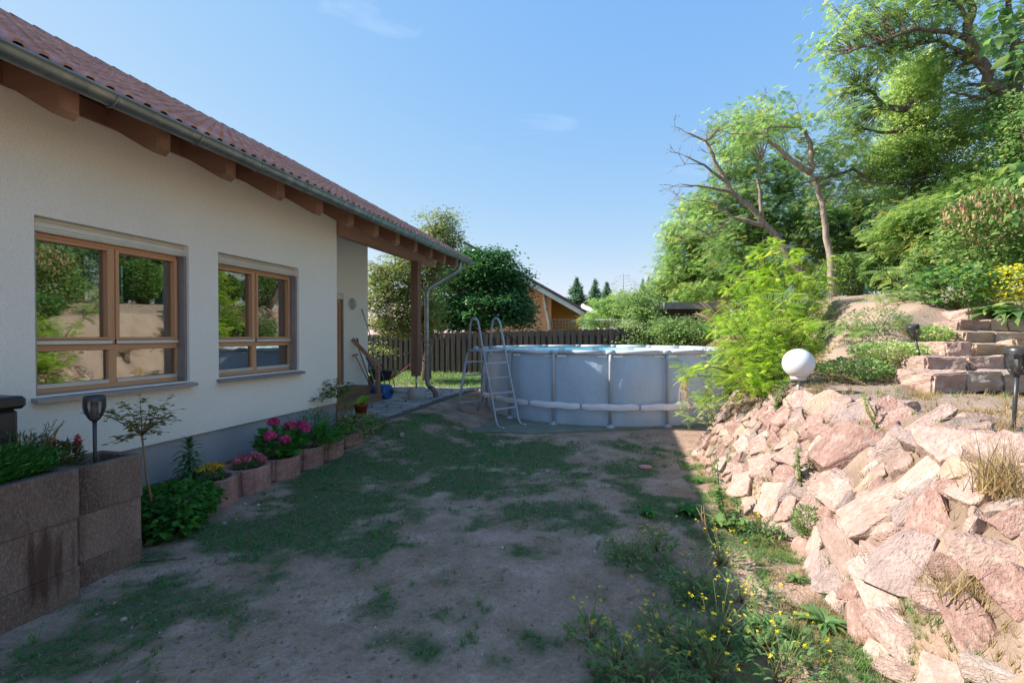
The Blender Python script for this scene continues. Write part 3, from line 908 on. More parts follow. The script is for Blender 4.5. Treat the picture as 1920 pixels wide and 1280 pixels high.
def make_window(y0, y1, z0, z1):
    """roller shutter box, outer frame, two side-hung sashes, two fixed lower lights"""
    win = MB()
    fx0, fx1 = WX - 0.19, WX - 0.125
    zs = z1 - 0.105                                        # underside of the shutter box
    fw = 0.040
    win.box(fx0, y0, z0, fx1, y0 + fw * .7, zs)
    win.box(fx0, y1 - fw * .7, z0, fx1, y1, zs)
    win.box(fx0, y0 + fw * .7, zs - .03, fx1, y1 - fw * .7, zs)
    win.box(fx0, y0 + fw * .7, z0, fx1, y1 - fw * .7, z0 + .04)
    zm = z0 + (zs - z0) * 0.265
    win.box(fx0, y0 + fw * .7, zm, fx1, y1 - fw * .7, zm + 0.052)
    ym = (y0 + y1) / 2
    win.box(fx0, ym - .034, z0 + .04, fx1, ym + .034, zm)
    win.box(fx0, ym - .017, zm + .052, fx1 + .006, ym + .017, zs - .03)
    wo_ = win.build('window', M_['frame'], house, bevel=.004)
    sb = MB()
    sb.box(WX - .20, y0, zs + .002, WX - .075, y1, z1 - .001)
    so_ = sb.build('shutter_box', M_['shut'], wo_)
    s2 = MB()
    for q in (zs + .012, zs + .034, zs + .074):
        s2.box(WX - .0745, y0 + .004, q, WX - .066, y1 - .004, q + .012)
    s2.build('shutter_rail', M_['alu'], wo_)
    for (a, bb) in ((y0 + fw * .7 + .003, ym - .019), (ym + .019, y1 - fw * .7 - .003)):
        sa = MB()
        q0, q1 = zm + .088, zs - .033
        x0, x1 = fx0 + .01, fx1 + .018
        sw = .030
        sa.box(x0, a, q0, x1, a + sw, q1).box(x0, bb - sw, q0, x1, bb, q1).box(x0, a + sw, q1 - sw * .8, x1, bb - sw, q1).box(x0, a + sw, q0, x1, bb - sw, q0 + sw * .8)
        sa.build('sash', M_['frame'], wo_, bevel=.004)
        g_ = MB(); g_.box(x0 + .01, a + sw - .005, q0 + sw * .8 - .004, x0 + .02, bb - sw + .005, q1 - sw * .8 + .004)
        g_.build('pane', GLASS, wo_)
        MB().box(x1 - .004, a, zm + .054, x1 + .004, bb, zm + .084).build('drip_rail', M_['alu'], wo_)
    for (a, bb) in ((y0 + fw * .7, ym - .034), (ym + .034, y1 - fw * .7)):
        MB().box(fx0 + .02, a, z0 + .04, fx0 + .03, bb, zm).build('pane', GLASS, wo_)
        MB().box(fx0 + .032, a + .001, z0 + .042, fx1 + .003, bb - .001, z0 + .075).build('drip_rail', M_['alu'], wo_)
    for yq in (y0, y1 - .028):
        MB().box(fx1 + .001, yq + .001, z0 + .001, WX - .03, yq + .027, zs - .001).build('shutter_guide', M_['sill'], wo_)
    si = MB()
    si.add([(WX - .13, y0 - .03, z0 + .006), (WX + .075, y0 - .03, z0 - .018), (WX + .075, y0 - .03, z0 - .048), (WX + .002, y0 - .03, z0 - .04), (WX + .002, y0 - .03, z0 - .03), (WX - .13, y0 - .03, z0 - .012),
            (WX - .13, y1 + .03, z0 + .006), (WX + .075, y1 + .03, z0 - .018), (WX + .075, y1 + .03, z0 - .048), (WX + .002, y1 + .03, z0 - .04), (WX + .002, y1 + .03, z0 - .03), (WX - .13, y1 + .03, z0 - .012)],
           [(0, 5, 4, 3, 2, 1), (6, 7, 8, 9, 10, 11)] + [(i, (i + 1) % 6, (i + 1) % 6 + 6, i + 6) for i in range(6)])
    si.build('sill', M_['sill'], wo_)
    # dim room behind the glass
    rm = MB()
    rm.box(WX - .9, y0 - .2, z0 - .2, WX - TH - .003, y1 + .2, z1 + .2)
    rm.f = rm.f[:3] + rm.f[4:]
    rm.sm = rm.sm[:5]
    rm.build('room_recess', mat('dim_room', (0.03, 0.028, 0.026), .9), wo_)


gm_, gnt, gb = nodes_mat('window_glass')
gnt.nodes.remove(gb)
gl = gnt.nodes.new('ShaderNodeBsdfGlossy'); gl.inputs['Roughness'].default_value = 0.015; gl.inputs['Color'].default_value = (.93, .96, .95, 1)
tr = gnt.nodes.new('ShaderNodeBsdfTransparent'); tr.inputs['Color'].default_value = (.55, .6, .58, 1)
fr = gnt.nodes.new('ShaderNodeFresnel'); fr.inputs['IOR'].default_value = 1.5
mrn = gnt.nodes.new('ShaderNodeMapRange'); mrn.inputs[1].default_value = 0; mrn.inputs[2].default_value = 1; mrn.inputs[3].default_value = .25; mrn.inputs[4].default_value = 1
mxs = gnt.nodes.new('ShaderNodeMixShader')
gnt.links.new(fr.outputs[0], mrn.inputs[0]); gnt.links.new(mrn.outputs[0], mxs.inputs[0])
gnt.links.new(tr.outputs[0], mxs.inputs[1]); gnt.links.new(gl.outputs[0], mxs.inputs[2])
gnt.links.new(mxs.outputs[0], gnt.nodes['Material Output'].inputs['Surface'])
GLASS = gm_
make_window(W1[0], W1[1], WZ[0], WZ[1])
make_window(W2[0], W2[1], WZ[0], WZ[1])
# door in the recess
dr = MB()
dr.box(SX - .14, DY[0], DZ[0], SX - .05, DY[0] + .07, DZ[1] - .11).box(SX - .14, DY[1] - .08, DZ[0], SX - .05, DY[1], DZ[1] - .11).box(SX - .14, DY[0] + .07, DZ[1] - .19, SX - .05, DY[1] - .08, DZ[1] - .11)
dro = dr.build('door_frame', M_['frame'], house)
MB().box(SX - .12, DY[0] + .072, DZ[0], SX - .07, DY[1] - .082, DZ[1] - .192).build('door_leaf', M_['frame'], dro)
MB().box(SX - .14, DY[0], DZ[1] - .108, SX - .02, DY[1], DZ[1] - .002).build('door_shutter_box', M_['shut'], dro)
MB().box(SX - .048, DY[1] - .03, DZ[0], SX - .004, DY[1] - .002, DZ[1] - .112).build('shutter_guide', M_['sill'], dro)
MB().tube([(SX - .06, 8.2, 1.62), (SX - .02, 8.2, 1.62), (SX - .02, 8.08, 1.62)], .01, 8).build('door_handle', M_['steel'], dro)
lamp = thing('wall_lamp', 'round frosted wall lamp beside the porch door', 'wall lamp', (SX, 8.64, 2.2))
l1 = MB().lathe([(0.001, .075), (.06, .068), (.1, .045), (.118, .02), (.12, .012)][::-1], (0, 0, 0), 28)
lo = l1.build('lamp_shade', M_['lampglass'], lamp, local=True); lo.rotation_euler = (0, R(90), 0)
l2 = MB().lathe([(0.001, 0.001), (.128, .001), (.13, .018), (.118, .022), (.001, .022)], (0, 0, 0), 28)
lo = l2.build('lamp_base', M_['whitep'], lamp, local=True); lo.rotation_euler = (0, R(90), 0)

# porch steps and handrail
steps = thing('porch_steps', 'two brown timber steps with sloping handrail up to the porch door', 'steps', (-5.1, 7.8, .25))
for (x1, za, zb) in ((-4.80, .24, .41), (-5.06, .411, .57)):
    s_ = MB().box(-5.48, 6.5, za, x1 - .02, 8.62, zb - .035).build('riser', M_['step'], steps)
    MB().box(-5.49, 6.48, zb - .034, x1, 8.64, zb).build('tread', M_['flag'] if 0 else M_['step'], steps, bevel=.004)
hr = MB().beam((-5.44, 8.56, 1.49), (-4.86, 8.58, .93), .045, .075)
hr.build('handrail', M_['beam'], steps, bevel=.006)
MB().box(-4.93, 8.55, .411, -4.855, 8.625, .96).build('handrail_post', M_['rafter'], steps, bevel=.005)

# flagstone patio
patio = thing('patio', None, None, (-4.6, 8.0, 0.25)); patio['kind'] = 'structure'
PX0, PX1, PY0, PY1 = -6.6, -3.58, 6.45, 11.4
MB().box(PX0, PY0, .10, PX1 - .12, PY1, .252).build('bedding', mat('patio_bed', (.14, .12, .095), 1, (.09, .08, .06), 12, bump=.01), patio)
cells = []
cw = 0.28
prnd = random.Random(3)
nxp = int((PX1 - PX0) / cw); nyp = int((PY1 - PY0) / cw)
gpt = {}
for i in range(nxp + 1):
    for j in range(nyp + 1):
        gpt[i, j] = (PX0 + i * cw + prnd.uniform(-.085, .085), PY0 + j * cw * 1.0 + prnd.uniform(-.085, .085))
for i in range(nxp):
    for j in range(nyp):
        q = [gpt[i, j], gpt[i + 1, j], gpt[i + 1, j + 1], gpt[i, j + 1]]
        cx = sum(p[0] for p in q) / 4; cy = sum(p[1] for p in q) / 4
        if cx < -4.9 and cy < 8.6: continue
        if cx < -5.5 and cy < 9.3: continue
        if abs(cx + 4.31) < .2 and abs(cy - 9.11) < .2: pass
        pts = []
        for a_ in range(4):
            p, qn = q[a_], q[(a_ + 1) % 4]
            for t in (.14, .86):
                x_ = p[0] * (1 - t) + qn[0] * t; y_ = p[1] * (1 - t) + qn[1] * t
                dx, dy = cx - x_, cy - y_; l_ = math.hypot(dx, dy)
                pts.append((x_ + dx / l_ * .022, y_ + dy / l_ * .019))
        zt_ = .268 + prnd.uniform(-.006, .006)
        MB().prism(pts, .2, zt_).build('flagstone', M_['flag'], patio)

# ------------------------------------------------------------------ the pool
PC = (-0.665, 10.84); PR = 2.64; PH = 1.27
NL = 17
cam_ang = math.atan2(-PC[1], -PC[0])          # direction from the pool centre to the camera
leg_ang = [cam_ang + R(3.3 + 21.176 * k) for k in range(NL)]
pool = thing('swimming_pool', 'round grey steel frame above-ground pool standing on the lawn', 'pool', (PC[0], PC[1], 0))


def pc(ang, r, z): return (PC[0] + r * math.cos(ang), PC[1] + r * math.sin(ang), z)


lw = MB()
nv = NL * 10
rows = [(0.0, .0), (.06, .012), (.3, .03), (.55, .034), (.8, .03), (1.05, .016), (1.16, .006), (1.235, 0.0)]
for (z, bul) in rows:
    for i in range(nv):
        t = i / 10.0
        ang = leg_ang[0] + 2 * math.pi * i / nv
        fr_ = t - math.floor(t)
        sag = math.sin(math.pi * fr_)
        wr = 0.012 * math.sin(i * 2.1 + z * 7) * math.sin(z * 5 + i)
        r = PR - .055 + bul * (0.45 + .8 * sag) + wr
        if fr_ == 0: r = PR - .06
        lw.v.append(pc(ang, r, z + .012))
for k in range(len(rows) - 1):
    for i in range(nv):
        i2 = (i + 1) % nv
        lw.f.append((k * nv + i, k * nv + i2, (k + 1) * nv + i2, (k + 1) * nv + i)); lw.sm.append(True)
lw.build('liner', M_['liner'], pool)
inn = MB()
for (r, z) in ((PR - .085, .05), (PR - .085, 1.24)):
    for i in range(nv): inn.v.append(pc(leg_ang[0] + 2 * math.pi * i / nv, r, z))
for i in range(nv):
    i2 = (i + 1) % nv
    inn.f.append((i, nv + i, nv + i2, i2)); inn.sm.append(True)
inn.build('inner_liner', M_['inner'], pool)
wm, wnt, wb = nodes_mat('pool_water')
wb.inputs['Base Color'].default_value = (.05, .28, .36, 1); wb.inputs['Roughness'].default_value = .04
wnn = wnt.nodes.new('ShaderNodeTexNoise'); wnn.inputs['Scale'].default_value = 3; wbp = wnt.nodes.new('ShaderNodeBump'); wbp.inputs['Distance'].default_value = .02
wnt.links.new(wnn.outputs['Fac'], wbp.inputs['Height']); wnt.links.new(wbp.outputs[0], wb.inputs['Normal'])
MB().add([pc(2 * math.pi * i / 64, PR - .09, 1.02) for i in range(64)], [tuple(range(64))]).build('water', wm, pool)
# top rail tubes between T joints
tube_m = None; leg_o = None
for k in range(NL):
    a0, a1 = leg_ang[k], leg_ang[k] + R(21.176)
    p0, p1 = Vector(pc(a0, PR - .01, PH)), Vector(pc(a1, PR - .01, PH))
    d = (p1 - p0).normalized()
    n_in = Vector((PC[0], PC[1], PH)) - (p0 + p1) / 2; n_in.normalize()
    # liner sleeve over the rail with a cut-out at each end
    sl2 = MB().tube([p0 + d * .13, p0 + (p1 - p0) * .5, p1 - d * .13], .041, 12)
    sl2.build('rail_sleeve', M_['rim'], pool)
    MB().tube([p0 + d * .045, p0 + (p1 - p0) * .5, p1 - d * .045], .036, 12).build('top_rail', M_['rim'], pool)
    up = Vector((0, 0, 1))
    for s0, s1 in ((.02, .21), (.79, .98)):
        q0 = p0 + (p1 - p0) * s0 - up * .045 ; q1 = p0 + (p1 - p0) * s1 - up * .045
        q0 += n_in * -.026; q1 += n_in * -.026
    flap0 = p0 + d * .22 - up * .07; flap1 = p1 - d * .22 - up * .07
    MB().beam(flap0 + n_in * .022, flap1 + n_in * .022, .02, .10).build('sleeve_skirt', M_['rim'], pool)
    MB().beam(p0 + d * .05 + n_in * .004 - up * .064, p0 + d * .215 + n_in * .004 - up * .064, .006, .04).build('sleeve_gap_glow', M_['inner'], pool)  # bright cyan strip: light coming through the liner, put into the colour
    MB().beam(p1 - d * .05 + n_in * .004 - up * .064, p1 - d * .215 + n_in * .004 - up * .064, .006, .04).build('sleeve_gap_glow', M_['inner'], pool)
    jt = MB().tube([p0 - Vector((d.x, d.y, 0)) * .0 + d * .07, p0, p0 + (Vector(pc(a0 - R(21.176), PR - .01, PH)) - p0).normalized() * .07], .043, 12)
    jt.build('rail_joint', M_['leg'], pool)
    # leg
    rr_ = PR + .018
    lg = MB().tube([pc(a0, rr_ - .01, PH - .03), pc(a0, rr_, 1.1), pc(a0, rr_, .03)], .0275, 10)
    lgo = lg.build('leg', M_['leg'], pool)
    ft = MB().lathe([(.001, 0), (.075, 0), (.07, .018), (.035, .03), (.033, .06)], pc(a0, rr_, 0.014), 14)
    ft.build('foot', M_['leg'], lgo)
    # fabric band round the outside of the legs, one piece centred on each leg
    bw = MB()
    nb = 14
    for i in range(nb + 1):
        t = -1 + 2 * i / nb
        aa = a0 + R(21.176) * .482 * t
        chord = (PR + .056) * math.cos(R(21.176) / 2) / math.cos(R(21.176) / 2 * (1 - abs(t) * .9) * 0 + R(21.176) / 2 * (abs(t) * .9))
        r = (PR + .055) - 0.03 * abs(t) ** 1.0
        zc = .36 - .006 * math.sin(7 * t + k) - .006 * t * t
        hh = .052 * (1 - .35 * max(0, abs(t) - .9) / .1)
        for (q, rr2) in ((-hh, r - .004), (-hh * .4, r + .006), (hh * .4, r + .005), (hh, r - .004)):
            bw.v.append(pc(aa, rr2 + .003 * math.sin(i * 1.7 + q * 60), zc + q))
    for i in range(nb):
        for j in range(3):
            bw.f.append((i * 4 + j, (i + 1) * 4 + j, (i + 1) * 4 + j + 1, i * 4 + j + 1)); bw.sm.append(True)
    bw.build('band', M_['band'], pool)
    am = a0 + R(21.176) * .5
    MB().beam(pc(am - .02, PR + .012, .36), pc(am + .02, PR + .012, .36), .012, .075).build('band_loop', M_['leg'], pool)
pad = thing('ground_sheet', None, None, (0, 0, 0)); pad['kind'] = 'structure'
poly = [(-3.05, 7.3), (-1.5, 7.42), (-.6, 7.85), (1.6, 8.9), (2.3, 10.2), (2.3, 12.5), (1, 13.7), (-2.5, 13.7), (-3.2, 12.5), (-3.2, 9.0), (-3.12, 8.0)]
MB().prism(poly, -.05, .022).build('sheet', mat('sheet_green', (.175, .185, .13), .95, (.13, .14, .10), 2.2, bump=.004, bscale=30, col3=(.25, .22, .17), scale3=5, amt3=.6), pad)

# pool ladder
lad = thing('pool_ladder', 'grey A-frame pool ladder with two looped handrails beside the pool', 'ladder', (-2.60, 8.33, 0.01))
A = Vector((-2.60, 8.33, 0.01))
dW = (Vector((-1.90, 8.24, 0)) - Vector((-2.38, 7.58, 0))).normalized()       # across the rungs
dL = Vector((-dW.y, dW.x, 0))                                               # towards the far leg pair
if dL.x > 0: dL = -dL
hw = .245
for s in (-1, 1):
    o0 = A + dW * hw * s
    top = lambda t, z: o0 + dL * t + Vector((0, 0, z))
    # one looped rail: down the near side with an outward curled foot, over the loop, down to the platform on the far side
    pts = [top(-.86 , .03), top(-.80, .015), top(-.72, .03), top(-.66, .10), top(-.63, .22), top(-.30, 1.28), top(-.17, 1.72), top(-.14, 1.80), top(-.08, 1.86), top(-.01, 1.87), top(.05, 1.83), top(.09, 1.74), top(.17, 1.25)]
    MB().tube(pts, .019, 10).build('handrail', M_['ladder'], lad)
    MB().tube([top(.17, 1.27), top(.40, .50), top(.55, .03)], .017, 10).build('far_leg', M_['ladder'], lad)
    MB().tube([top(.24, 1.06), top(.41, .47), top(.56, -.0 + .03)], .024, 10).build('leg_sleeve', M_['ladder'], lad)
    MB().box(-.03, -.02, -.02, .03, .02, .02).build('rail_clamp', M_['ladder'], lad, local=True).location = (o0 + dL * .245 + Vector((0, 0, 1.04))) - wloc(lad)
for i, z in enumerate((.30, .56, .82, 1.07)):
    t = -.63 + (z - .22) / (1.28 - .22) * .33
    MB().beam(A + dL * t - dW * hw + Vector((0, 0, z)), A + dL * t + dW * hw + Vector((0, 0, z)), .045, .028).build('rung', M_['ladder'], lad, bevel=.004)
    t2 = .17 + (1.25 - z) * .31
    MB().beam(A + dL * t2 - dW * hw + Vector((0, 0, z)), A + dL * t2 + dW * hw + Vector((0, 0, z)), .04, .028).build('rung', M_['ladder'], lad, bevel=.004)
c0 = A + dL * -.07 + Vector((0, 0, 1.285))
MB().obox(c0, dL * .2, dW * .275, (0, 0, .022)).build('platform', M_['ladder'], lad, bevel=.008)
MB().beam(A + dL * .56 - dW * .3 + Vector((0, 0, .03)), A + dL * .56 + dW * .3 + Vector((0, 0, .03)), .05, .035).build('base_bar', M_['ladder'], lad, bevel=.006)
for s in (-1, 1):
    MB().lathe([(.001, 0), (.05, 0), (.05, .012), (.03, .05), (.001, .055)], tuple(A + dL * -.02 + dW * hw * .8 * s + Vector((0, 0, 1.308))), 12).build('rail_cap', M_['ladder'], lad)

# ------------------------------------------------------------------ concrete planters by the near house corner
def ustone(x0, x1, y0, y1, z0, z1, rad, wall, m, par, name='block'):
    """hollow stone with a rounded front corner and upright grooves"""
    pts = []
    def corner(cx, cy, a0):
        for i in range(5):
            t = R(a0 + 90 * i / 4); pts.append((cx + rad * math.cos(t), cy + rad * math.sin(t)))
    corner(x1 - rad, y0 + rad, -90); corner(x1 - rad * .35, y1 - rad * .35, 0) if False else pts.extend([(x1, y1 - .01), (x1 - .01, y1)])
    pts.extend([(x0, y1), (x0, y0)])
    o = MB()
    n = len(pts)
    inn_ = []
    cx, cy = (x0 + x1) / 2, (y0 + y1) / 2
    for (x, y) in pts:
        inn_.append((x0 + wall + (x - x0) / (x1 - x0) * (x1 - x0 - 2 * wall), y0 + wall + (y - y0) / (y1 - y0) * (y1 - y0 - 2 * wall)))
    vs = [(x, y, z0) for x, y in pts] + [(x, y, z1) for x, y in pts] + [(x, y, z1) for x, y in inn_] + [(x, y, z0) for x, y in inn_]
    fs = []
    for i in range(n):
        j = (i + 1) % n
        fs += [(i, j, n + j, n + i), (n + i, n + j, 2 * n + j, 2 * n + i), (2 * n + i, 2 * n + j, 3 * n + j, 3 * n + i)]
    o.add(vs, fs)
    return o.build(name, m, par, bevel=.006)


big = thing('block_planter', 'long raised planter of stacked brown concrete blocks with a wet stain', 'planter', (-3.4, 1.7, 0))
stain = mat('block_stained', (0.26, 0.178, 0.138), 0.95, (0.14, 0.088, 0.066), 3.2, bump=0.012, bscale=70, spec=.2, col3=(.36, .285, .24), scale3=110, amt3=.5, stretch=(1, 1, .45))
snt = stain.node_tree
sb_ = snt.nodes['Principled BSDF']
src = sb_.inputs['Base Color'].links[0].from_socket
tcs = snt.nodes.new('ShaderNodeTexCoord'); sx = snt.nodes.new('ShaderNodeSeparateXYZ'); snt.links.new(tcs.outputs['Object'], sx.inputs[0])
# damp patch: soft blob with runs downwards (object space: planter root at y=1.7)
mps = snt.nodes.new('ShaderNodeMapping'); mps.inputs['Scale'].default_value = (0, 16, 1.2); snt.links.new(tcs.outputs['Object'], mps.inputs[0])
ns = snt.nodes.new('ShaderNodeTexNoise'); ns.inputs['Scale'].default_value = 1.5; ns.inputs['Detail'].default_value = 4; snt.links.new(mps.outputs[0], ns.inputs['Vector'])


def smath(op, a_, b_):
    q = snt.nodes.new('ShaderNodeMath'); q.operation = op
    for i, v in enumerate((a_, b_)):
        if v is None: continue
        if isinstance(v, (int, float)): q.inputs[i].default_value = v
        else: snt.links.new(v, q.inputs[i])
    return q.outputs[0]


yd = smath('MULTIPLY', smath('SUBTRACT', sx.outputs['Y'], 0.27), 8.5)
zd = smath('MULTIPLY', smath('SUBTRACT', sx.outputs['Z'], 0.27), 5.0)
rr2 = smath('ADD', smath('MULTIPLY', yd, yd), smath('MULTIPLY', zd, zd))
val = smath('SUBTRACT', smath('ADD', 1.25, smath('MULTIPLY', smath('SUBTRACT', ns.outputs['Fac'], .5), 4.0)), rr2)
cl = smath('MULTIPLY', val, .9); mm = snt.nodes.new('ShaderNodeClamp'); snt.links.new(cl, mm.inputs[0])
mxx = snt.nodes.new('ShaderNodeMixRGB'); mxx.inputs[2].default_value = (.075, .038, .026, 1)
snt.links.new(smath('MULTIPLY', mm.outputs[0], .85), mxx.inputs[0]); snt.links.new(src, mxx.inputs[1]); snt.links.new(mxx.outputs[0], sb_.inputs['Base Color'])
for (z0, z1) in ((-.11, .181), (.185, .471), (.475, .765)):
    off = random.uniform(-.006, .006)
    ustone(-3.62, -3.19 + off, .66, 1.396, z0, z1, .04, .07, stain, big)
    ustone(-3.62, -3.19 + off, 1.40, 2.14 + off, z0, z1, .04, .07, stain, big)
MB().box(-3.56, .75, .3, -3.26, 2.06, .70).build('soil', M_['soil'], big)
pil = thing('pillar_planter', 'tall narrow planter of three brown concrete blocks with rounded corner', 'planter', (-3.46, 2.4, 0))
for (z0, z1) in ((-.13, .152), (.155, .447), (.45, .74)):
    off = random.uniform(-.007, .007)
    ustone(-3.66, -3.285 + off, 2.20, 2.60 + off, z0, z1, .07, .05, M_['block'], pil)
MB().box(-3.60, 2.26, .3, -3.34, 2.54, .665).build('soil', M_['soil'], pil)
cb_ = thing('storage_box', 'black plastic garden box with lid behind the block planter', 'storage box', (-3.93, 1.7, 0))
MB().box(-4.2, 1.25, 0, -3.68, 2.14, 1.10).build('body', M_['black'], cb_, bevel=.02)
MB().box(-4.22, 1.22, 1.102, -3.655, 2.17, 1.18).build('lid', M_['black'], cb_, bevel=.02)


# round fluted planters along the bed
def ring_stone(name, label, y, seed, xo=0.0, tilt=0.0, hz=.23):
    r0 = .222
    t = thing(name, label, 'planter', (-3.82 + xo, y, 0), 'round fluted planters edging the bed')
    o = MB()
    n = 72
    outer = []
    for i in range(n):
        a_ = 2 * math.pi * i / n
        g_ = abs((i % 6) - 3) / 3.0
        gr = .010 if i % 6 == 0 else 0.0
        outer.append(((r0 - gr) * math.cos(a_), (r0 - gr) * math.sin(a_)))
    prof = [(1.0, -.05), (1.0, hz - .012), (.96, hz), (.80, hz), (.78, hz - .02), (.78, .05)]
    for (s_, z) in prof:
        for (x, y_) in outer:
            k_ = s_ if s_ > .9 else s_
            o.v.append((x * k_, y_ * k_, z))
    for q in range(len(prof) - 1):
        for i in range(n):
            j = (i + 1) % n
            o.f.append((q * n + i, q * n + j, (q + 1) * n + j, (q + 1) * n + i)); o.sm.append(False)
    o.build('ring', M_['ring'], t, local=True)
    s_ = MB().lathe([(0.001, .02), (.09, .012), (.178, -.012)], (0, 0, hz - .045), 20)
    so2 = s_.build('soil', M_['soil'], t, local=True)
    t.rotation_euler = (R(random.uniform(-2, 2)), R(random.uniform(-2, 2)), random.uniform(0, 6))
    return t


RY = [2.86, 3.28, 3.66, 4.10, 4.53, 4.97, 5.41, 5.86, 6.42]
RL = ['round fluted planter half hidden beside the tall block pillar', 'round fluted planter buried under the strawberry leaves', 'round fluted planter holding yellow and rust chrysanthemums',
      'round fluted planter holding pale pink chrysanthemums', 'round fluted planter holding the magenta hydrangea', 'round fluted planter with ferny weeds beyond the hydrangea',
      'round fluted planter, tilted and mossy, below the red flower pot', 'round fluted planter overgrown by silvery herbs', 'round fluted planter at the far end beside the patio']
RINGS = [ring_stone('round_planter', RL[i], y, i, xo=random.uniform(-.015, .015), hz=(.2 if i in (6,) else .23)) for i, y in enumerate(RY)]


# ------------------------------------------------------------------ plant builders
def leafobj(name, parts, m, parent, tintfix=None):
    V_, F2, T2 = merge(parts)
    o = npmesh(name, V_, F2, m, parent, T2)
    if name in ('flowers', 'blades', 'needles', 'seed_pods', 'foliage', 'crown', 'plume', 'flower_head', 'fronds'): o['kind'] = 'stuff'
    return o


def clump(c, rx, ry, rz, n, shell=0.4):
    """n points in an ellipsoid, more towards its skin"""
    d = rng.normal(size=(n, 3)); d /= np.linalg.norm(d, axis=1)[:, None]
    r = rng.random(n) ** (1 / 3.0) * (1 - shell) + shell * (0.75 + .25 * rng.random(n))
    return np.array(c) + d * r[:, None] * np.array([rx, ry, rz])


TL = T_leaf(.55); TLn = T_leaf(.28, .05); TB = T_broad(.5); TBn = T_broad(.22, 5, .7, .05); TC = T_compound(); TC5 = T_compound(5, .14, .3, .25)
TLw = T_leaf(.8, .15)


def leafy(name, label, cat, c, rx, ry, rz, n, size, T, m, stems=10, group=None, shell=.35, tilt=(-.5, 1.0), stem_m='stem', parts=None, lift=None):
    c = np.array(c, float)
    zb = float(H(c[0], c[1])) if lift is None else lift
    t = thing(name, label, cat, (c[0], c[1], zb), group)
    pts = clump((c[0], c[1], zb + rz), rx, ry, rz, n, shell)
    pts = pts[pts[:, 2] > zb + .01]
    out = pts - np.array([c[0], c[1], zb])
    az = np.arctan2(out[:, 1], out[:, 0]) + rng.normal(0, .7, len(pts))
    Mx = rotmats(az, rng.uniform(tilt[0], tilt[1], len(pts)), rng.normal(0, .5, len(pts)))
    leafobj('foliage', [scatter(T, pts, Mx, size * rng.uniform(.6, 1.25, len(pts)))], LM[m], t)
    if stems:
        s_ = MB()
        for i in range(stems):
            e = pts[rng.integers(len(pts))]
            b0 = (c[0] + random.uniform(-.2, .2) * rx, c[1] + random.uniform(-.2, .2) * ry, zb - .01)
            mid = ((b0[0] + e[0]) / 2 * 1.0, (b0[1] + e[1]) / 2, zb + (e[2] - zb) * .6)
            s_.tube([b0, mid, e], [size * .05 + .002, size * .04 + .0015, .001], 4)
        s_.build('stems', M_[stem_m], t)
    return t


def flowerheads(t, pts, r, n, T, m, name='blossom', size=.02):
    """ball-shaped flower heads, one part each"""
    for p in pts:
        q = clump(p, r, r, r * .75, n, .9)
        q = q[q[:, 2] > p[2] - r * .4]
        out = q - np.array(p)
        az = np.arctan2(out[:, 1], out[:, 0]); el = np.arctan2(out[:, 2], np.hypot(out[:, 0], out[:, 1]))
        # flower template faces +z: point its normal outward
        Mx = rotmats(az, el - math.pi / 2 + rng.normal(0, .3, len(q)), rng.normal(0, .4, len(q)))
        leafobj(name, [scatter(T, q, Mx, size * rng.uniform(.8, 1.2, len(q)))], LM[m], t)


FL = T_flower(5, 1.0)
# hydrangea
hy = leafy('hydrangea', 'pink hydrangea with mop heads in a fluted planter', 'flower', (-3.80, 4.53, 0), .24, .26, .19, 260, .085, TLw, 'lowgreen', 14, lift=.18)
flowerheads(hy, [(-3.70, 4.28, .50), (-3.62, 4.40, .44), (-3.68, 4.56, .56), (-3.84, 4.5, .60), (-3.62, 4.74, .50), (-3.74, 4.82, .52)], .064, 130, FL, 'magenta', 'flower_head', .017)
pm = leafy('pink_chrysanthemum', 'pale pink chrysanthemum in the planter before the hydrangea', 'flower', (-3.82, 4.08, 0), .12, .13, .05, 160, .035, TL, 'lowgreen', 8, lift=.18)
flowerheads(pm, [(-3.84, 3.98, .30), (-3.76, 4.04, .31), (-3.72, 4.14, .32), (-3.80, 4.16, .33), (-3.9, 4.1, .31), (-3.74, 4.22, .27)], .042, 60, FL, 'pinkp', 'flower_head', .013)
ym = leafy('yellow_chrysanthemum', 'yellow and rust chrysanthemum cushion in a fluted planter', 'flower', (-3.84, 3.66, 0), .13, .14, .07, 220, .035, TL, 'lowgreen', 8, lift=.18)
flowerheads(ym, [(-3.84 + .1 * math.cos(a_) * k_, 3.66 + .11 * math.sin(a_) * k_, .325 + .02 * (1 - k_)) for k_, cnt in ((.4, 3), (1, 8)) for a_ in [6.28 * i / cnt + k_ for i in range(cnt)]], .032, 26, FL, 'gold', 'flower_head', .011)
# celosia with red plumes in the pillar planter
ce = leafy('celosia', 'dark leaved celosia with crimson plumes on the block pillar', 'flower', (-3.50, 2.24, 0), .11, .12, .11, 420, .055, TLn, 'heath', 12, lift=.66, tilt=(.1, 1.2))
for (dx, dy, hz_) in ((-.03, -.07, .23), (.0, -.04, .245), (.03, .08, .235), (.0, .03, .19)):
    q = clump((-3.50 + dx, 2.24 + dy, .66 + hz_ - .03), .016, .016, .045, 130, .5)
    leafobj('plume', [scatter(TLn, q, randrot(len(q), (.2, 1.4)), .022)], LM['redp'], ce)
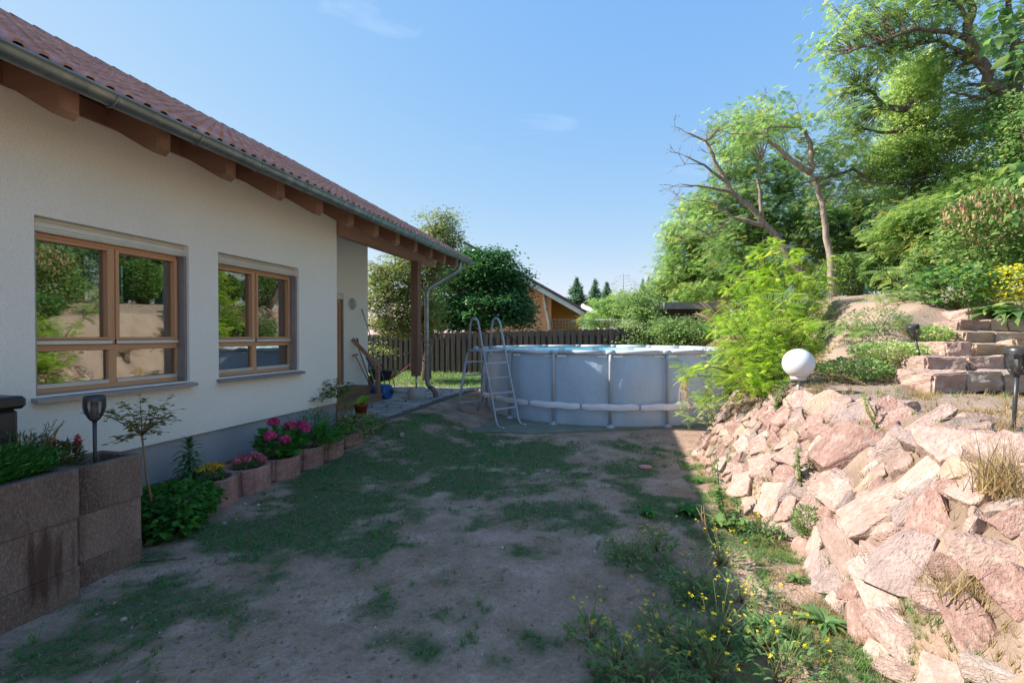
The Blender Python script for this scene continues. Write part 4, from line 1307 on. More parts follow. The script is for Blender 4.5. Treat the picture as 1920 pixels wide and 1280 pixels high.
# torches
def make_torch(label, loc, rot=(0, 0, 0), first=[None]):
    if first[0] is None:
        t = thing('garden_torch', label, 'garden torch', loc, 'solar garden torches')
        pr = [(.026, 0), (.034, .012), (.054, .05), (.0615, .09), (.060, .13), (.056, .150)]
        sh = MB()
        # perforated basket: slats between vertical ribs
        for j in range(9):
            z = .022 + j * .0115
            rr_ = np.interp(z, [p[1] for p in pr], [p[0] for p in pr])
            n_ = 20
            for i in range(n_):
                if i % 5 == 0: continue
                a0, a1 = 2 * math.pi * i / n_, 2 * math.pi * (i + 1) / n_
                sh.add([(rr_ * math.cos(a0), rr_ * math.sin(a0), z), (rr_ * math.cos(a1), rr_ * math.sin(a1), z), (rr_ * 1.02 * math.cos(a1), rr_ * 1.02 * math.sin(a1), z + .0055), (rr_ * 1.02 * math.cos(a0), rr_ * 1.02 * math.sin(a0), z + .0055)], [(0, 1, 2, 3)])
        for i in range(4):
            a0 = 2 * math.pi * (i * 5) / 20
            q = []
            for (r_, z) in pr:
                q.append((r_, z))
            vs = []
            for (r_, z) in q:
                vs += [((r_ + .001) * math.cos(a0 - .02), (r_ + .001) * math.sin(a0 - .02), z), ((r_ + .001) * math.cos(a0 + .335), (r_ + .001) * math.sin(a0 + .335), z)]
            sh.add(vs, [(2 * k_, 2 * k_ + 1, 2 * k_ + 3, 2 * k_ + 2) for k_ in range(len(q) - 1)])
        b = sh.build('basket', M_['torch'], t, local=True); b.location.z = .33
        up_ = MB().lathe([(.0605, .125), (.0600, .14), (.0575, .160), (.052, .163), (.050, .155), (.001, .153)], (0, 0, 0), 28)
        u = up_.build('solar_cap', M_['torch'], t, local=True); u.location.z = .33
        cup = MB().lathe([(.001, -.012), (.014, -.012), (.017, .0), (.028, .005), (.036, .018), (.034, .02), (.001, .02)], (0, 0, 0), 24).build('cup', M_['torch'], t, local=True); cup.location.z = .33
        core = MB().lathe([(.001, .01), (.02, .01), (.02, .12), (.001, .12)], (0, 0, 0), 14).build('light_tube', mat('frosted', (.35, .33, .28), .4), t, local=True); core.location.z = .33
        MB().tube([(0, 0, -.10), (0, 0, -.02), (0, 0, .15), (0, 0, .335)], [.003, .0095, .0105, .0125], 12).build('stake', M_['torch'], t, local=True)
        first[0] = t
    else:
        t = copy_tree(first[0]); t.location = loc; t['label'] = label
    t.rotation_euler = rot
    return t


make_torch('black solar garden torch standing on the block pillar', (-3.44, 2.40, .665))
pT, _ = G(1900, 806)
make_torch('black solar garden torch on the dry bank above the big rocks', tuple(pT), (R(1), R(2), .4))
pT2 = P(1730, 652, 5.3); pT2[2] = H(pT2[0], pT2[1])
make_torch('tilted black solar garden torch beside the stone stairs', tuple(pT2), (R(-8), R(-14), .9))

# evergreen clumps in the long planter
leafy('heather_clump', 'bushy green heather filling the long block planter', 'plant', (-3.43, 1.60, 0), .26, .62, .13, 7500, .040, TLn, 'lowgreen', 30, lift=.69, tilt=(.1, 1.3))
lv = leafy('lavender_bush', 'leggy grey-green lavender against the house wall behind the planter', 'plant', (-3.55, 2.02, 0), .22, .2, .15, 1500, .030, TLn, 'heath', 30, lift=.68, tilt=(.3, 1.4), stem_m='drystem')
tw = MB()
tl_p = []
for i in range(26):
    a_ = random.uniform(0, 6.28); ln = random.uniform(.22, .36); e = Vector((-3.52 + math.cos(a_) * ln * .55, 2.05 + math.sin(a_) * ln * .6, .70 + ln))
    b0 = Vector((-3.52 + random.uniform(-.05, .05), 2.02 + random.uniform(-.05, .05), .68))
    mid = (b0 + e) / 2 + Vector((0, 0, -.03))
    tw.tube([b0, mid, e], [.004, .003, .0015], 4)
    for k_ in range(42):
        t0 = k_ / 42
        tl_p.append(tuple(b0.lerp(mid, t0 * 2) if t0 < .5 else mid.lerp(e, t0 * 2 - 1)))
tw.build('twigs', M_['drystem'], lv)
tl_p = np.array(tl_p)
leafobj('needles', [scatter(TLn, tl_p, randrot(len(tl_p), (.2, 1.3)), .022)], LM['heath'], lv)

# strawberry-like bush spilling over the bed edge, fern, ground greens
leafy('strawberry_bush', 'bright green strawberry clump spilling over the bed edge', 'plant', (-3.66, 3.12, 0), .34, .40, .17, 1500, .062, TLw, 'lowgreen', 20, lift=.0, shell=.6, tilt=(-.7, .5))
leafy('leafy_geranium', 'low lobed green plant beside the block pillar base', 'plant', (-3.48, 2.95, 0), .22, .22, .12, 260, .07, TLw, 'lowgreen', 10, lift=-.02, shell=.6, tilt=(-.6, .4))
leafy('fern', 'feathery green fern beyond the hydrangea', 'plant', (-3.86, 5.15, 0), .26, .38, .15, 150, .22, TC, 'lowgreen', 6, lift=.12, shell=.1, tilt=(0, 1.1))
leafy('herb_clump', 'silvery herb clump tumbling over the far planters', 'plant', (-3.74, 5.98, 0), .30, .38, .17, 700, .05, TL, 'bush', 14, lift=.12)
leafy('sedum', 'yellow-green sedum at the far end of the bed', 'plant', (-3.66, 6.42, 0), .16, .2, .08, 300, .035, TL, 'weed', 5, lift=.18)
leafy('wild_fennel', 'wispy dark green weed between bed and plinth', 'plant', (-4.05, 5.45, 0), .12, .35, .26, 420, .05, TLn, 'lowgreen', 16, lift=.1, tilt=(.2, 1.4))
# caper spurge, dark upright spiky plant
sp = thing('spurge', 'upright dark spurge with drooping narrow leaves against the plinth', 'plant', (-3.98, 3.58, .05))
MB().tube([(-3.98, 3.58, .0), (-3.985, 3.58, .3), (-3.98, 3.585, .58)], [.010, .009, .006], 6).build('stem', M_['stem'], sp)
zz = np.linspace(.1, .58, 90); az = np.arange(90) * 2.4
psp = np.stack([np.full(90, -3.98), np.full(90, 3.58), zz], 1)
leafobj('leaves', [scatter(TBn, psp, rotmats(az, np.interp(zz, [.1, .45, .58], [-.25, .15, 1.1]), np.zeros(90)), np.interp(zz, [.1, .5, .58], [.19, .17, .1]))], LM['dark'], sp)


def sapling_maple(label, base, top, tips, n, rr_, nm='maple_sapling', mleaf='maple'):
    t = thing(nm, label, 'sapling', tuple(base))
    s_ = MB()
    base = Vector(base); top = Vector(top)
    mid = (base + top) / 2 + Vector((.01, -.02, 0))
    s_.tube([base, mid, top], [rr_, rr_ * .8, rr_ * .6], 7)
    Pp = []
    for e in tips:
        e = Vector(e)
        m1 = top.lerp(e, .5) + Vector((0, 0, .03))
        s_.tube([top, m1, e], [rr_ * .45, rr_ * .3, .0015], 5)
        for k_ in range(n):
            f_ = .25 + .75 * random.random()
            q = top.lerp(m1, f_ * 2) if f_ < .5 else m1.lerp(e, f_ * 2 - 1)
            j = Vector((random.gauss(0, .028), random.gauss(0, .028), random.gauss(-.004, .018)))
            s_.tube([q, q + j], .0009, 3, caps=False)
            Pp.append(tuple(q + j))
    s_.build('stem', M_['drystem'], t)
    Pp = np.array(Pp)
    parts = []
    az0 = rng.uniform(0, 6.28, len(Pp)); tl0 = rng.uniform(-.7, .1, len(Pp)); sc0 = rng.uniform(.030, .050, len(Pp)); ti = rng.random(len(Pp))
    for k_, (da, sc1) in enumerate(((-1.0, .7), (-.45, .9), (0, 1), (.45, .9), (1.0, .7))):
        parts.append(scatter(T_leaf(.36, .06), Pp, rotmats(az0 + da, tl0, np.zeros(len(Pp))), sc0 * sc1, ti))
    leafobj('leaves', parts, LM[mleaf], t)
    return t


bm_ = P(290, 905, 3.75); tm_ = P(266, 815, 3.72)
sapling_maple('spindly young maple with yellowing leaves against the white wall', (bm_[0], bm_[1], .12), tm_,
              [P(200, 768, 3.6), P(228, 752, 3.7), P(262, 742, 3.8), P(285, 760, 3.6), P(322, 742, 3.8), P(328, 768, 3.7), P(318, 785, 3.6), P(215, 826, 3.6), P(240, 790, 3.5), P(295, 808, 3.7), P(160, 768, 3.65)], 26, .011)
bm_ = P(633, 790, 7.0); tm_ = P(632, 745, 7.0)
sapling_maple('young maple with dark green leaves in front of the porch steps', (bm_[0], bm_[1], .15), tm_,
              [P(580, 750, 6.6), P(590, 725, 6.8), P(610, 712, 6.9), P(632, 708, 7.0), P(655, 716, 7.0), P(664, 722, 6.9), P(600, 738, 6.6), P(650, 730, 6.7), P(620, 722, 7.1)], 34, .010, mleaf='lowgreen')
# dried yellowing plant, red pot with green leaves
leafy('wilted_herb', 'tall pale wilted herb in front of the red flower pot', 'plant', (-3.98, 6.05, 0), .12, .14, .26, 260, .04, TL, 'maple', 18, lift=.2, stem_m='drystem')
pot = thing('flower_pot', 'small red plastic flower pot with green broad leaves near the steps', 'flower pot', (-4.0, 6.52, .36))
MB().box(-4.12, 6.38, .20, -3.88, 6.66, .356).build('stand', M_['step'], pot)
MB().lathe([(.001, 0), (.075, 0), (.098, .13), (.104, .13), (.104, .155), (.094, .155), (.08, .1), (.001, .1)], (-4.0, 6.52, .36), 20).build('pot', M_['red'], pot)
pts = np.array([(-4.0, 6.52, .48)] * 12)
leafobj('leaves', [scatter(TB, pts, rotmats(np.arange(12) * 1.9, np.tile([.5, .9, .2], 4), np.zeros(12)), np.tile([.2, .26, .3], 4))], LM['sap'], pot)

# ------------------------------------------------------------------ things leaning at the porch wall
def tool(name, label, cat, a, b_, r, m, head=None):
    t = thing(name, label, cat, a)
    MB().tube([a, b_], r, 8).build('handle', m, t)
    if head: head(t)
    return t


tool('pool_pole', 'long thin metal pole leaning on the porch wall corner', 'pole', (-4.95, 9.15, .28), (SX + .02, 8.98, 2.12), .011, M_['steel'])
def h1(t):
    MB().tube([(-5.46, 8.72, 1.38), (-5.44, 8.74, 1.46), (-5.46, 8.77, 1.50), (-5.47, 8.81, 1.45), (-5.465, 8.83, 1.38)], .015, 8).build('grip', M_['black'], t)
tool('garden_edger', 'wooden handled tool with a black loop grip on the porch wall', 'garden tool', (-5.15, 8.95, .28), (-5.462, 8.75, 1.42), .014, M_['rope'], h1)
def h2(t):
    MB().beam((-5.43, 8.56, 1.16), (-5.43, 8.74, 1.18), .03, .03).build('head', M_['rope'], t)
tool('wooden_rake', 'short wooden rake leaning below the wall lamp', 'rake', (-5.2, 8.80, .57), (-5.44, 8.65, 1.17), .012, M_['rope'], h2)
def h3(t):
    MB().obox((-5.22, 8.84, 1.02), (.012, .01, 0), (.0, .05, 0), (-.05, 0, .10)).build('head', M_['black'], t)
tool('blue_broom', 'dark blue broom with pale handle behind the steps', 'broom', (-4.98, 8.80, .28), (-5.24, 8.82, 1.0), .010, M_['alu'], h3)
def h4(t):
    b4 = MB().tube([(-5.12, 8.9, 1.0), (-5.08, 8.92, .86), (-5.05, 8.93, .74), (-5.12, 8.95, .64)], .03, 8)
    b4.tube([(-5.10, 8.9, .92), (-5.0, 8.92, .96), (-4.97, 8.94, .86), (-5.06, 8.94, .74)], .016, 8)
    b4.build('motor_head', M_['black'], t)
tool('grass_trimmer', 'black grass trimmer propped behind the handrail post', 'trimmer', (-4.90, 8.86, .28), (-5.22, 8.92, 1.25), .012, M_['black'], h4)
drum = thing('blue_drum', 'blue plastic drum lying beside the porch steps', 'drum', (-5.02, 8.95, .42))
KD = .74
dd_ = MB().lathe([(.001, -.30), (.16, -.30), (.205, -.27), (.215, -.18), (.205, -.15), (.215, -.12), (.215, .12), (.205, .15), (.215, .18), (.205, .27), (.16, .30), (.001, .30)], (0, 0, 0), 24); dd_.v = [(a_ * KD, b_ * KD, c_ * KD) for a_, b_, c_ in dd_.v]
do_ = dd_.build('body', M_['blue'], drum, local=True); do_.rotation_euler = (R(88), 0, R(75)); do_.location.z = -.01
dc_ = MB().lathe([(.001, .30), (.045, .30), (.045, .33), (.001, .33)], (.07, 0, -.08), 12).build('cap', M_['black'], drum, local=True); dc_.rotation_euler = (R(88), 0, R(75)); dc_.location.z = -.01
wb_ = thing('wheelbarrow', 'old wheelbarrow with black tray parked behind the drum', 'wheelbarrow', tuple(P(725, 716, 12.0)[:2]) + (.24,))
q0 = np.array(wloc(wb_)); ax = np.array([R_[0], R_[1], 0]); fy = np.array([-R_[1], R_[0], 0])
def Q(a_, b__, z): return tuple(q0 + ax * a_ + fy * b__ + np.array([0, 0, z]))
tr_ = MB()
tr_.add([Q(-.42, -.26, .50), Q(.22, -.30, .46), Q(.22, .30, .46), Q(-.42, .26, .50), Q(-.28, -.14, .22), Q(.12, -.18, .22), Q(.12, .18, .22), Q(-.28, .14, .22)],
        [(0, 4, 5, 1), (1, 5, 6, 2), (2, 6, 7, 3), (3, 7, 4, 0), (4, 7, 6, 5)])
tr_.build('tray', M_['black'], wb_)
for s in (-1, 1):
    MB().tube([Q(-.45, .05 * s, .12), Q(.1, .2 * s, .24), Q(.5, .27 * s, .56), Q(.62, .28 * s, .62)], .016, 8).build('handle', mat('rusty_red', (.22, .06, .04), .7), wb_)
    MB().tube([Q(.1, .2 * s, .24), Q(.16, .2 * s, .0)], .013, 6).build('leg', MATS['rusty_red'], wb_)
wh = MB().lathe([(.001, -.03), (.11, -.03), (.15, -.025), (.165, 0), (.15, .025), (.11, .03), (.001, .03)], (0, 0, 0), 20).build('wheel', M_['black'], wb_, local=True)
wh.rotation_euler = (R(90), 0, YAW); wh.location = Vector(Q(-.46, 0, .165)) - wloc(wb_)
hs = MB()
hp = []
for i in range(90):
    a_ = i * .35
    hp.append(P(745, 738, 10.6) + np.array([.22 * math.cos(a_) * (1 + .01 * i * .3), .16 * math.sin(a_), 0]))
hp = [(p[0], p[1], .30 + .012 * (i % 18) / 6) for i, p in enumerate(hp)]
hose = thing('garden_hose', 'coiled pale blue garden hose on the patio', 'hose', hp[0])
MB().tube(hp, .009, 6).build('coil', mat('hose_blue', (.22, .34, .36), .5), hose)

# small loose things on the lawn
pd, _ = G(1210, 876)
disc = thing('flying_disc', 'small faded pink plastic disc lying on the lawn', 'disc', tuple(pd))
MB().lathe([(.001, .02), (.05, .02), (.075, .014), (.082, .0), (.078, 0), (.07, .010), (.001, .014)], tuple(pd), 24).build('disc', M_['pink'], disc)
pb, _ = G(753, 820)
ball = thing('grey_ball', 'small worn grey ball in the grass near the patio', 'ball', tuple(pb))
bb = MB().lathe([(.04 * math.sin(t), -.04 * math.cos(t)) for t in np.linspace(.01, math.pi - .01, 12)], (pb[0], pb[1], pb[2] + .036), 18).build('ball', mat('ball_grey', (.36, .34, .32), .7, (.2, .18, .17), 30), ball)
for i, (px, py, l_, a_, lab) in enumerate(((310, 1052, .26, .2, 'dark rotten stick lying by the block pillar'), (975, 990, .12, -.5, 'short pale twig on the worn lawn'), (1020, 1012, .12, -.4, 'pale bent twig beside another on the worn lawn'),
                                         (1205, 1122, .20, .25, 'dry grass stalk lying among the yellow flowers'), (1100, 1210, .16, -.4, 'thin dry stalk on bare sand'))):
    p, _ = G(px, py)
    d = Vector((math.cos(a_ + YAW), math.sin(a_ + YAW), 0)) * l_ / 2
    t = thing('twig', lab, 'twig', tuple(p))
    p = Vector(p) + Vector((0, 0, .012))
    MB().tube([p - d, p + Vector((.004, .008, .004)), p + d], [.008 if i == 0 else .0035] * 3, 6).build('stick', M_['bark'] if i == 0 else M_['drystem'], t)
for i, (px, py) in enumerate(((459, 946), (484, 948), (484, 956), (232, 1163))):
    p, _ = G(px, py)
    t = thing('pebble', ['white pebble near the fluted planters', 'white pebble, upper of a touching pair in the grass', 'white pebble, lower of a touching pair in the grass', 'white pebble in the grass before the block planter'][i], 'pebble', tuple(p))
    MB().lathe([(.014 * math.sin(t_) * 1.3, -.012 * math.cos(t_)) for t_ in np.linspace(.01, math.pi - .01, 7)], (p[0], p[1], p[2] + .006), 9).build('pebble', ROCK[3], t)

# ------------------------------------------------------------------ board fence at the back
FYB = 17.0
fence = thing('board_fence', 'weathered dark board fence with overlapping uprights behind the pool', 'fence', (-3, FYB, .1))
fx0 = -11.5; fx1 = 2.6
def ftop(x):
    return 1.70 + (x + 6) / 8.5 * .17
bmeshes = []
for v in range(6):
    wv = random.uniform(.135, .15)
    o_ = MB()
    o_.box(-wv / 2, -.01, 0, wv / 2, .01, 1.0)
    me = bpy.data.meshes.new('fence_board')
    vs = [(a_, b__, c_) for a_, b__, c_ in o_.v]
    vs = [(x, y, z + (random.uniform(-.012, .012) if z > .5 else 0)) for x, y, z in vs]
    me.from_pydata(vs, [], o_.f); me.materials.append(M_['oldwood']); me.update(); bmeshes.append(me)
i = 0; x = fx0
fl = wloc(fence)
while x < fx1:
    back = i % 2
    o = link('fence_board', bmeshes[random.randrange(6)], None, fence)
    zb = .13
    hgt = ftop(x) - zb + random.uniform(-.02, .02) - .02 * back
    o.location = Vector((x + random.uniform(-.006, .006), FYB + (.045 if back else -.005), zb)) - fl
    o.rotation_euler = (0, R(random.uniform(-.7, .7)), 0)
    o.scale = (1, 1, hgt)
    x += .108; i += 1
for z in (.45, 1.4):
    MB().beam((fx0, FYB + .022, z), (fx1, FYB + .022, z + .05), .026, .09).build('rail', M_['oldwood'], fence)
x = fx0
while x < fx1:
    MB().box(x, FYB + .06, 0, x + .09, FYB + .15, ftop(x) + .03).build('post', M_['oldwood'], fence); x += 2.2

# curved-top wire mesh fence beyond
wf = thing('mesh_fence', 'pale wire mesh fence with bent top in front of the orange house', 'fence', (0.5, 19.5, 0))
for px in range(1030, 1166, 6):
    p = P(px, 600, 20); x = p[0]; y = p[1]
    w_ = MB(); 
    x_, y_ = x, y
    w_.tube([(x_, y_, .6), (x_, y_, 2.12), (x_ + .03, y_ - .02, 2.22), (x_ + .10, y_ - .06, 2.26), (x_ + .17, y_ - .1, 2.20)], .008, 4, caps=False)
    w_.build('wire', M_['alu'], wf)
for z in (1.8, 1.95, 2.1, 2.2):
    a_, b__ = P(1030, 600, 20), P(1166, 600, 20)
    MB().tube([(a_[0], a_[1], z), (b__[0], b__[1], z)], .007, 4).build('wire', M_['alu'], wf)

# ------------------------------------------------------------------ orange neighbour house
nh = thing('neighbour_house', 'orange rendered house with steep dark roof and white verge beyond the fence', 'house', tuple(P(1010, 610, 32)[:2]) + (0,))
D = 32
def N3(px, py, back=0.0, dz=0.0):
    p = P(px, py, D) + np.array([F_[0], F_[1], 0]) * back
    return (p[0], p[1], p[2] + dz)
# roof verge from (880,458) to (1098,590); outline of the gable wall below it
rs = MB()
def slab(m, q, thick, back):
    """q: outline in picture order on the front plane, pushed back"""
    n = len(q)
    vs = [N3(*a_, 0) for a_ in q] + [N3(*a_, back) for a_ in q]
    m.add(vs, [tuple(range(n)), tuple(range(2 * n - 1, n - 1, -1))] + [(i, i + n, (i + 1) % n + n, (i + 1) % n) for i in range(n)])
q = [(870, 463), (870, 640), (1036, 640), (1036, 548)]
m = MB(); vs = [N3(*a_, 1.0) for a_ in q] + [N3(*a_, 8.0) for a_ in q]; n = 4
m.add(vs, [(0, 1, 2, 3), (7, 6, 5, 4)] + [(i, i + n, (i + 1) % n + n, (i + 1) % n) for i in range(n)])
m.build('gable_wall', M_['orange'], nh)
q = [(1037, 550), (1037, 640), (1094, 640), (1094, 582)]
m = MB(); vs = [N3(*a_, 2.6) for a_ in q] + [N3(*a_, 8.0) for a_ in q]
m.add(vs, [(0, 1, 2, 3), (7, 6, 5, 4)] + [(i, i + n, (i + 1) % n + n, (i + 1) % n) for i in range(n)])
m.build('porch_wall', M_['ochre'], nh)
m = MB()
for (xa, xb) in ((1088, 1095),):
    q = [(xa, 576), (xa, 640), (xb, 640), (xb, 582)]
    vs = [N3(*a_, 1.0) for a_ in q] + [N3(*a_, 1.3) for a_ in q]
    m.add(vs, [(0, 1, 2, 3), (7, 6, 5, 4)] + [(i, i + n, (i + 1) % n + n, (i + 1) % n) for i in range(n)])
m.build('porch_pillar', M_['ochre'], nh)
m = MB(); q = [(885, 463.5), (885, 468), (1094, 591), (1099, 586)]
slab(m, [(870, 456), (870, 465.5), (1092, 592), (1098, 586)], 0, .12)
m.build('verge_board', M_['whitep'], nh)
m = MB(); vs = [N3(870, 451.5, -.05), N3(870, 456, -.05), N3(1098, 586, -.05), N3(1101, 581, -.05)]; vs += [N3(a_, b__, 9) for a_, b__ in ((870, 451.5), (870, 456), (1098, 586), (1101, 581))]
m.add(vs, [(0, 1, 2, 3), (7, 6, 5, 4)] + [(i, i + n, (i + 1) % n + n, (i + 1) % n) for i in range(n)])
m.build('roof', M_['slate'], nh)
MB().tube([N3(1093, 574, 0), N3(1110, 590, -2.0)], .16, 8).build('gutter', M_['whitep'], nh)
MB().tube([N3(1021, 548, .9), N3(1024, 575, .9), N3(1031, 608, .9), N3(1031, 640, .9)], .09, 8).build('downpipe', M_['whitep'], nh)
rh = thing('distant_house', 'tiny red roofed house far behind the orange house', 'house', tuple(P(1105, 600, 60)[:2]) + (0,))
a_, b__ = P(1088, 620, 60), P(1106, 620, 60)
MB().box(a_[0], a_[1], 0, b__[0], a_[1] + 5, 3.6).build('wall', M_['whitep'], rh)
mrf = MB(); x0, x1, y0 = a_[0] - .4, b__[0] + .4, a_[1]
mrf.add([(x0, y0 - .5, 3.5), (x1, y0 - .5, 3.5), (x1, y0 + 2.5, 5.2), (x0, y0 + 2.5, 5.2), (x0, y0 + 5.5, 3.5), (x1, y0 + 5.5, 3.5)], [(0, 1, 2, 3), (3, 2, 5, 4), (0, 3, 4), (1, 5, 2)])
mrf.build('roof', M_['tile'], rh)

# shed with flat roof behind the bushes
shd = thing('garden_shed', 'dark timber shed with flat grey felt roof behind the bushes', 'shed', tuple(P(1310, 620, 17)[:2]) + (.3,))
def SP(px, Y): p = P(px, 600, Y); return p[0], p[1]
(ax0, ay0), (ax1, ay1) = SP(1246, 16.5), SP(1375, 16.5)
dv = Vector((ax1 - ax0, ay1 - ay0, 0)); dn = Vector((-dv.y, dv.x, 0)).normalized()
zt_ = P(1250, 567, 16.5)[2]; zb_ = P(1250, 579, 16.5)[2]
def quadbox(m, c0, d1, d2, z0, z1):
    c0 = Vector(c0); c = [c0, c0 + d1, c0 + d1 + d2, c0 + d2]
    m.add([(p.x, p.y, z0) for p in c] + [(p.x, p.y, z1) for p in c], [(3, 2, 1, 0), (4, 5, 6, 7), (0, 1, 5, 4), (1, 2, 6, 5), (2, 3, 7, 6), (3, 0, 4, 7)])
    return m
quadbox(MB(), (ax0, ay0, 0), dv, dn * 3, zb_, zt_).build('roof', mat('roof_felt', (.26, .245, .24), .8, (.2, .19, .19), 4), shd)
nb_ = 16
for i in range(nb_):
    c0 = Vector((ax0, ay0, 0)) + dn * .35 + dv * (.03 + .94 * i / nb_)
    quadbox(MB(), c0, dv * (.94 / nb_ - .004), dn * .03, .2, zb_ - .01).build('plank', M_['oldwood'], shd)
quadbox(MB(), Vector((ax0, ay0, 0)) + dn * .39 + dv * .03, dv * .94, dn * 2.4, .2, zb_ - .02).build('body', M_['oldwood'], shd)

# green fence posts and wire on the bank
gf = thing('chainlink_fence', 'green chain-link fence overgrown with vines at the top of the bank', 'fence', tuple(P(1720, 540, 13)[:2]) + (2.5,))
FP = []
for px, Yd in ((1500, 19), (1590, 16), (1652, 14.4), (1720, 13.0), (1800, 11.6), (1905, 10.4), (2040, 9.3)):
    p = P(px, 540, Yd); z = float(H(p[0], p[1])); FP.append((p[0], p[1], z))
    MB().tube([(p[0], p[1], z - .1), (p[0], p[1], z + 1.32)], .028, 8).build('post', M_['green_metal'], gf)
for k in range(len(FP) - 1):
    a_, b__ = FP[k], FP[k + 1]
    wr = MB()
    nn = 26
    for i in range(nn):
        for sgn in (0, 1):
            t0 = i / nn; t1 = (i + 6) / nn
            if t1 > 1: continue
            za, zb = (0.04, 1.25) if sgn else (1.25, .04)
            pa = [a_[j] + (b__[j] - a_[j]) * t0 for j in range(3)]; pb_ = [a_[j] + (b__[j] - a_[j]) * t1 for j in range(3)]
            wr.tube([(pa[0], pa[1], pa[2] + za), (pb_[0], pb_[1], pb_[2] + zb)], .004, 3, caps=False)
    for z in (.04, .65, 1.28):
        wr.tube([(a_[0], a_[1], a_[2] + z), (b__[0], b__[1], b__[2] + z)], .005, 4, caps=False)
    wr.build('wire_mesh', M_['green_metal'], gf)

# ------------------------------------------------------------------ rockery
def rock_mesh(seed, sharp=1.0, detail=2):
    r = random.Random(seed)
    bm = bmesh.new()
    for i in range(26):
        # points on a rounded box, cut by a few planes
        v = Vector((r.gauss(0, 1), r.gauss(0, 1), r.gauss(0, 1)))
        v = Vector([max(-.8, min(.8, c * 1.1)) for c in v])
        v = v / max(abs(v.x) ** 1, abs(v.y), abs(v.z), .3) * r.uniform(.86, 1.04)
        v.x *= r.uniform(.85, 1); v.y *= r.uniform(.85, 1)
        bm.verts.new(v)
    bmesh.ops.convex_hull(bm, input=bm.verts)
    loose = [v for v in bm.verts if not v.link_faces]
    bmesh.ops.delete(bm, geom=loose, context='VERTS')
    bmesh.ops.dissolve_limit(bm, angle_limit=R(17), verts=bm.verts, edges=bm.edges)
    bmesh.ops.bevel(bm, geom=list(bm.edges), offset=.085, segments=2, profile=.6, affect='EDGES')
    bmesh.ops.triangulate(bm, faces=bm.faces)
    for _ in range(detail):
        long = [e for e in bm.edges if e.calc_length() > .34]
        if long: bmesh.ops.subdivide_edges(bm, edges=long, cuts=1); bmesh.ops.triangulate(bm, faces=bm.faces)
    co = np.array([v.co[:] for v in bm.verts])
    nmv = np.array([v.normal[:] for v in bm.verts]); bm.normal_update(); nmv = np.array([v.normal[:] for v in bm.verts])
    d1 = fbm(co[:, 0] * 1.6 + co[:, 2] * 1.1 + seed, co[:, 1] * 1.6 - co[:, 2] * .9, seed, 3) - .5
    d2 = fbm(co[:, 0] * 5 + co[:, 2] * 3 + seed, co[:, 1] * 5 - co[:, 2] * 4, seed + 5, 3) - .5
    co = co + nmv * (d1 * .32 + d2 * .13)[:, None]
    for v, c in zip(bm.verts, co): v.co = c
    me = bpy.data.meshes.new('stone'); bm.to_mesh(me); bm.free()
    me.polygons.foreach_set('use_smooth', [True] * len(me.polygons))
    me.set_sharp_from_angle(angle=R(32))
    return me


def block_rock(seed):
    r = random.Random(seed)
    bm = bmesh.new()
    bmesh.ops.create_cube(bm, size=2)
    for v in bm.verts:
        v.co *= r.uniform(.88, 1.0)
        v.co += Vector((r.uniform(-.1, .1), r.uniform(-.1, .1), r.uniform(-.12, .12)))
    bmesh.ops.bevel(bm, geom=list(bm.edges), offset=.10, segments=2, affect='EDGES')
    bmesh.ops.triangulate(bm, faces=bm.faces)
    for _ in range(3):
        long = [e for e in bm.edges if e.calc_length() > .3]
        if long: bmesh.ops.subdivide_edges(bm, edges=long, cuts=1); bmesh.ops.triangulate(bm, faces=bm.faces)
    bm.normal_update()
    for v in bm.verts:
        n_ = float(fbm(v.co.x * 1.9 + seed, v.co.y * 1.9 + v.co.z * 1.7, seed, 3)) - .5
        n2_ = float(fbm(v.co.x * 6 + seed, v.co.y * 5 + v.co.z * 7, seed, 3)) - .5
        v.co += v.normal * (n_ * .30 + n2_ * .14)
    me = bpy.data.meshes.new('stair_stone'); bm.to_mesh(me); bm.free()
    me.polygons.foreach_set('use_smooth', [True] * len(me.polygons)); me.set_sharp_from_angle(angle=R(35))
    return me


RM = []
for s_ in range(14):
    base_me = rock_mesh(100 + s_)
    RM.append(base_me)
RMM = {}


def rock(parent, pos, dims, rot, shape, mi, name='stone'):
    key = (shape, mi)
    if key not in RMM:
        me = RM[shape].copy(); me.materials.clear(); me.materials.append(ROCK[mi]); RMM[key] = me
    o = link(name, RMM[key], None, parent)
    o.rotation_mode = 'QUATERNION'
    o.rotation_quaternion = rot
    o.location = Vector(pos) - wloc(parent)
    o.scale = (dims[0] / 2, dims[1] / 2, dims[2] / 2)
    return o


def nrm(x, y):
    e = .12
    dx = float(H0(x + e, y) - H0(x - e, y)) / (2 * e); dy = float(H0(x, y + e) - H0(x, y - e)) / (2 * e)
    return Vector((-dx, -dy, 1)).normalized()


rockery = thing('rockery_wall', 'sloping dry wall of rough pink sandstone blocks beside the lawn', 'rockery', (1.4, 3.6, .5))
view = Vector(F_)
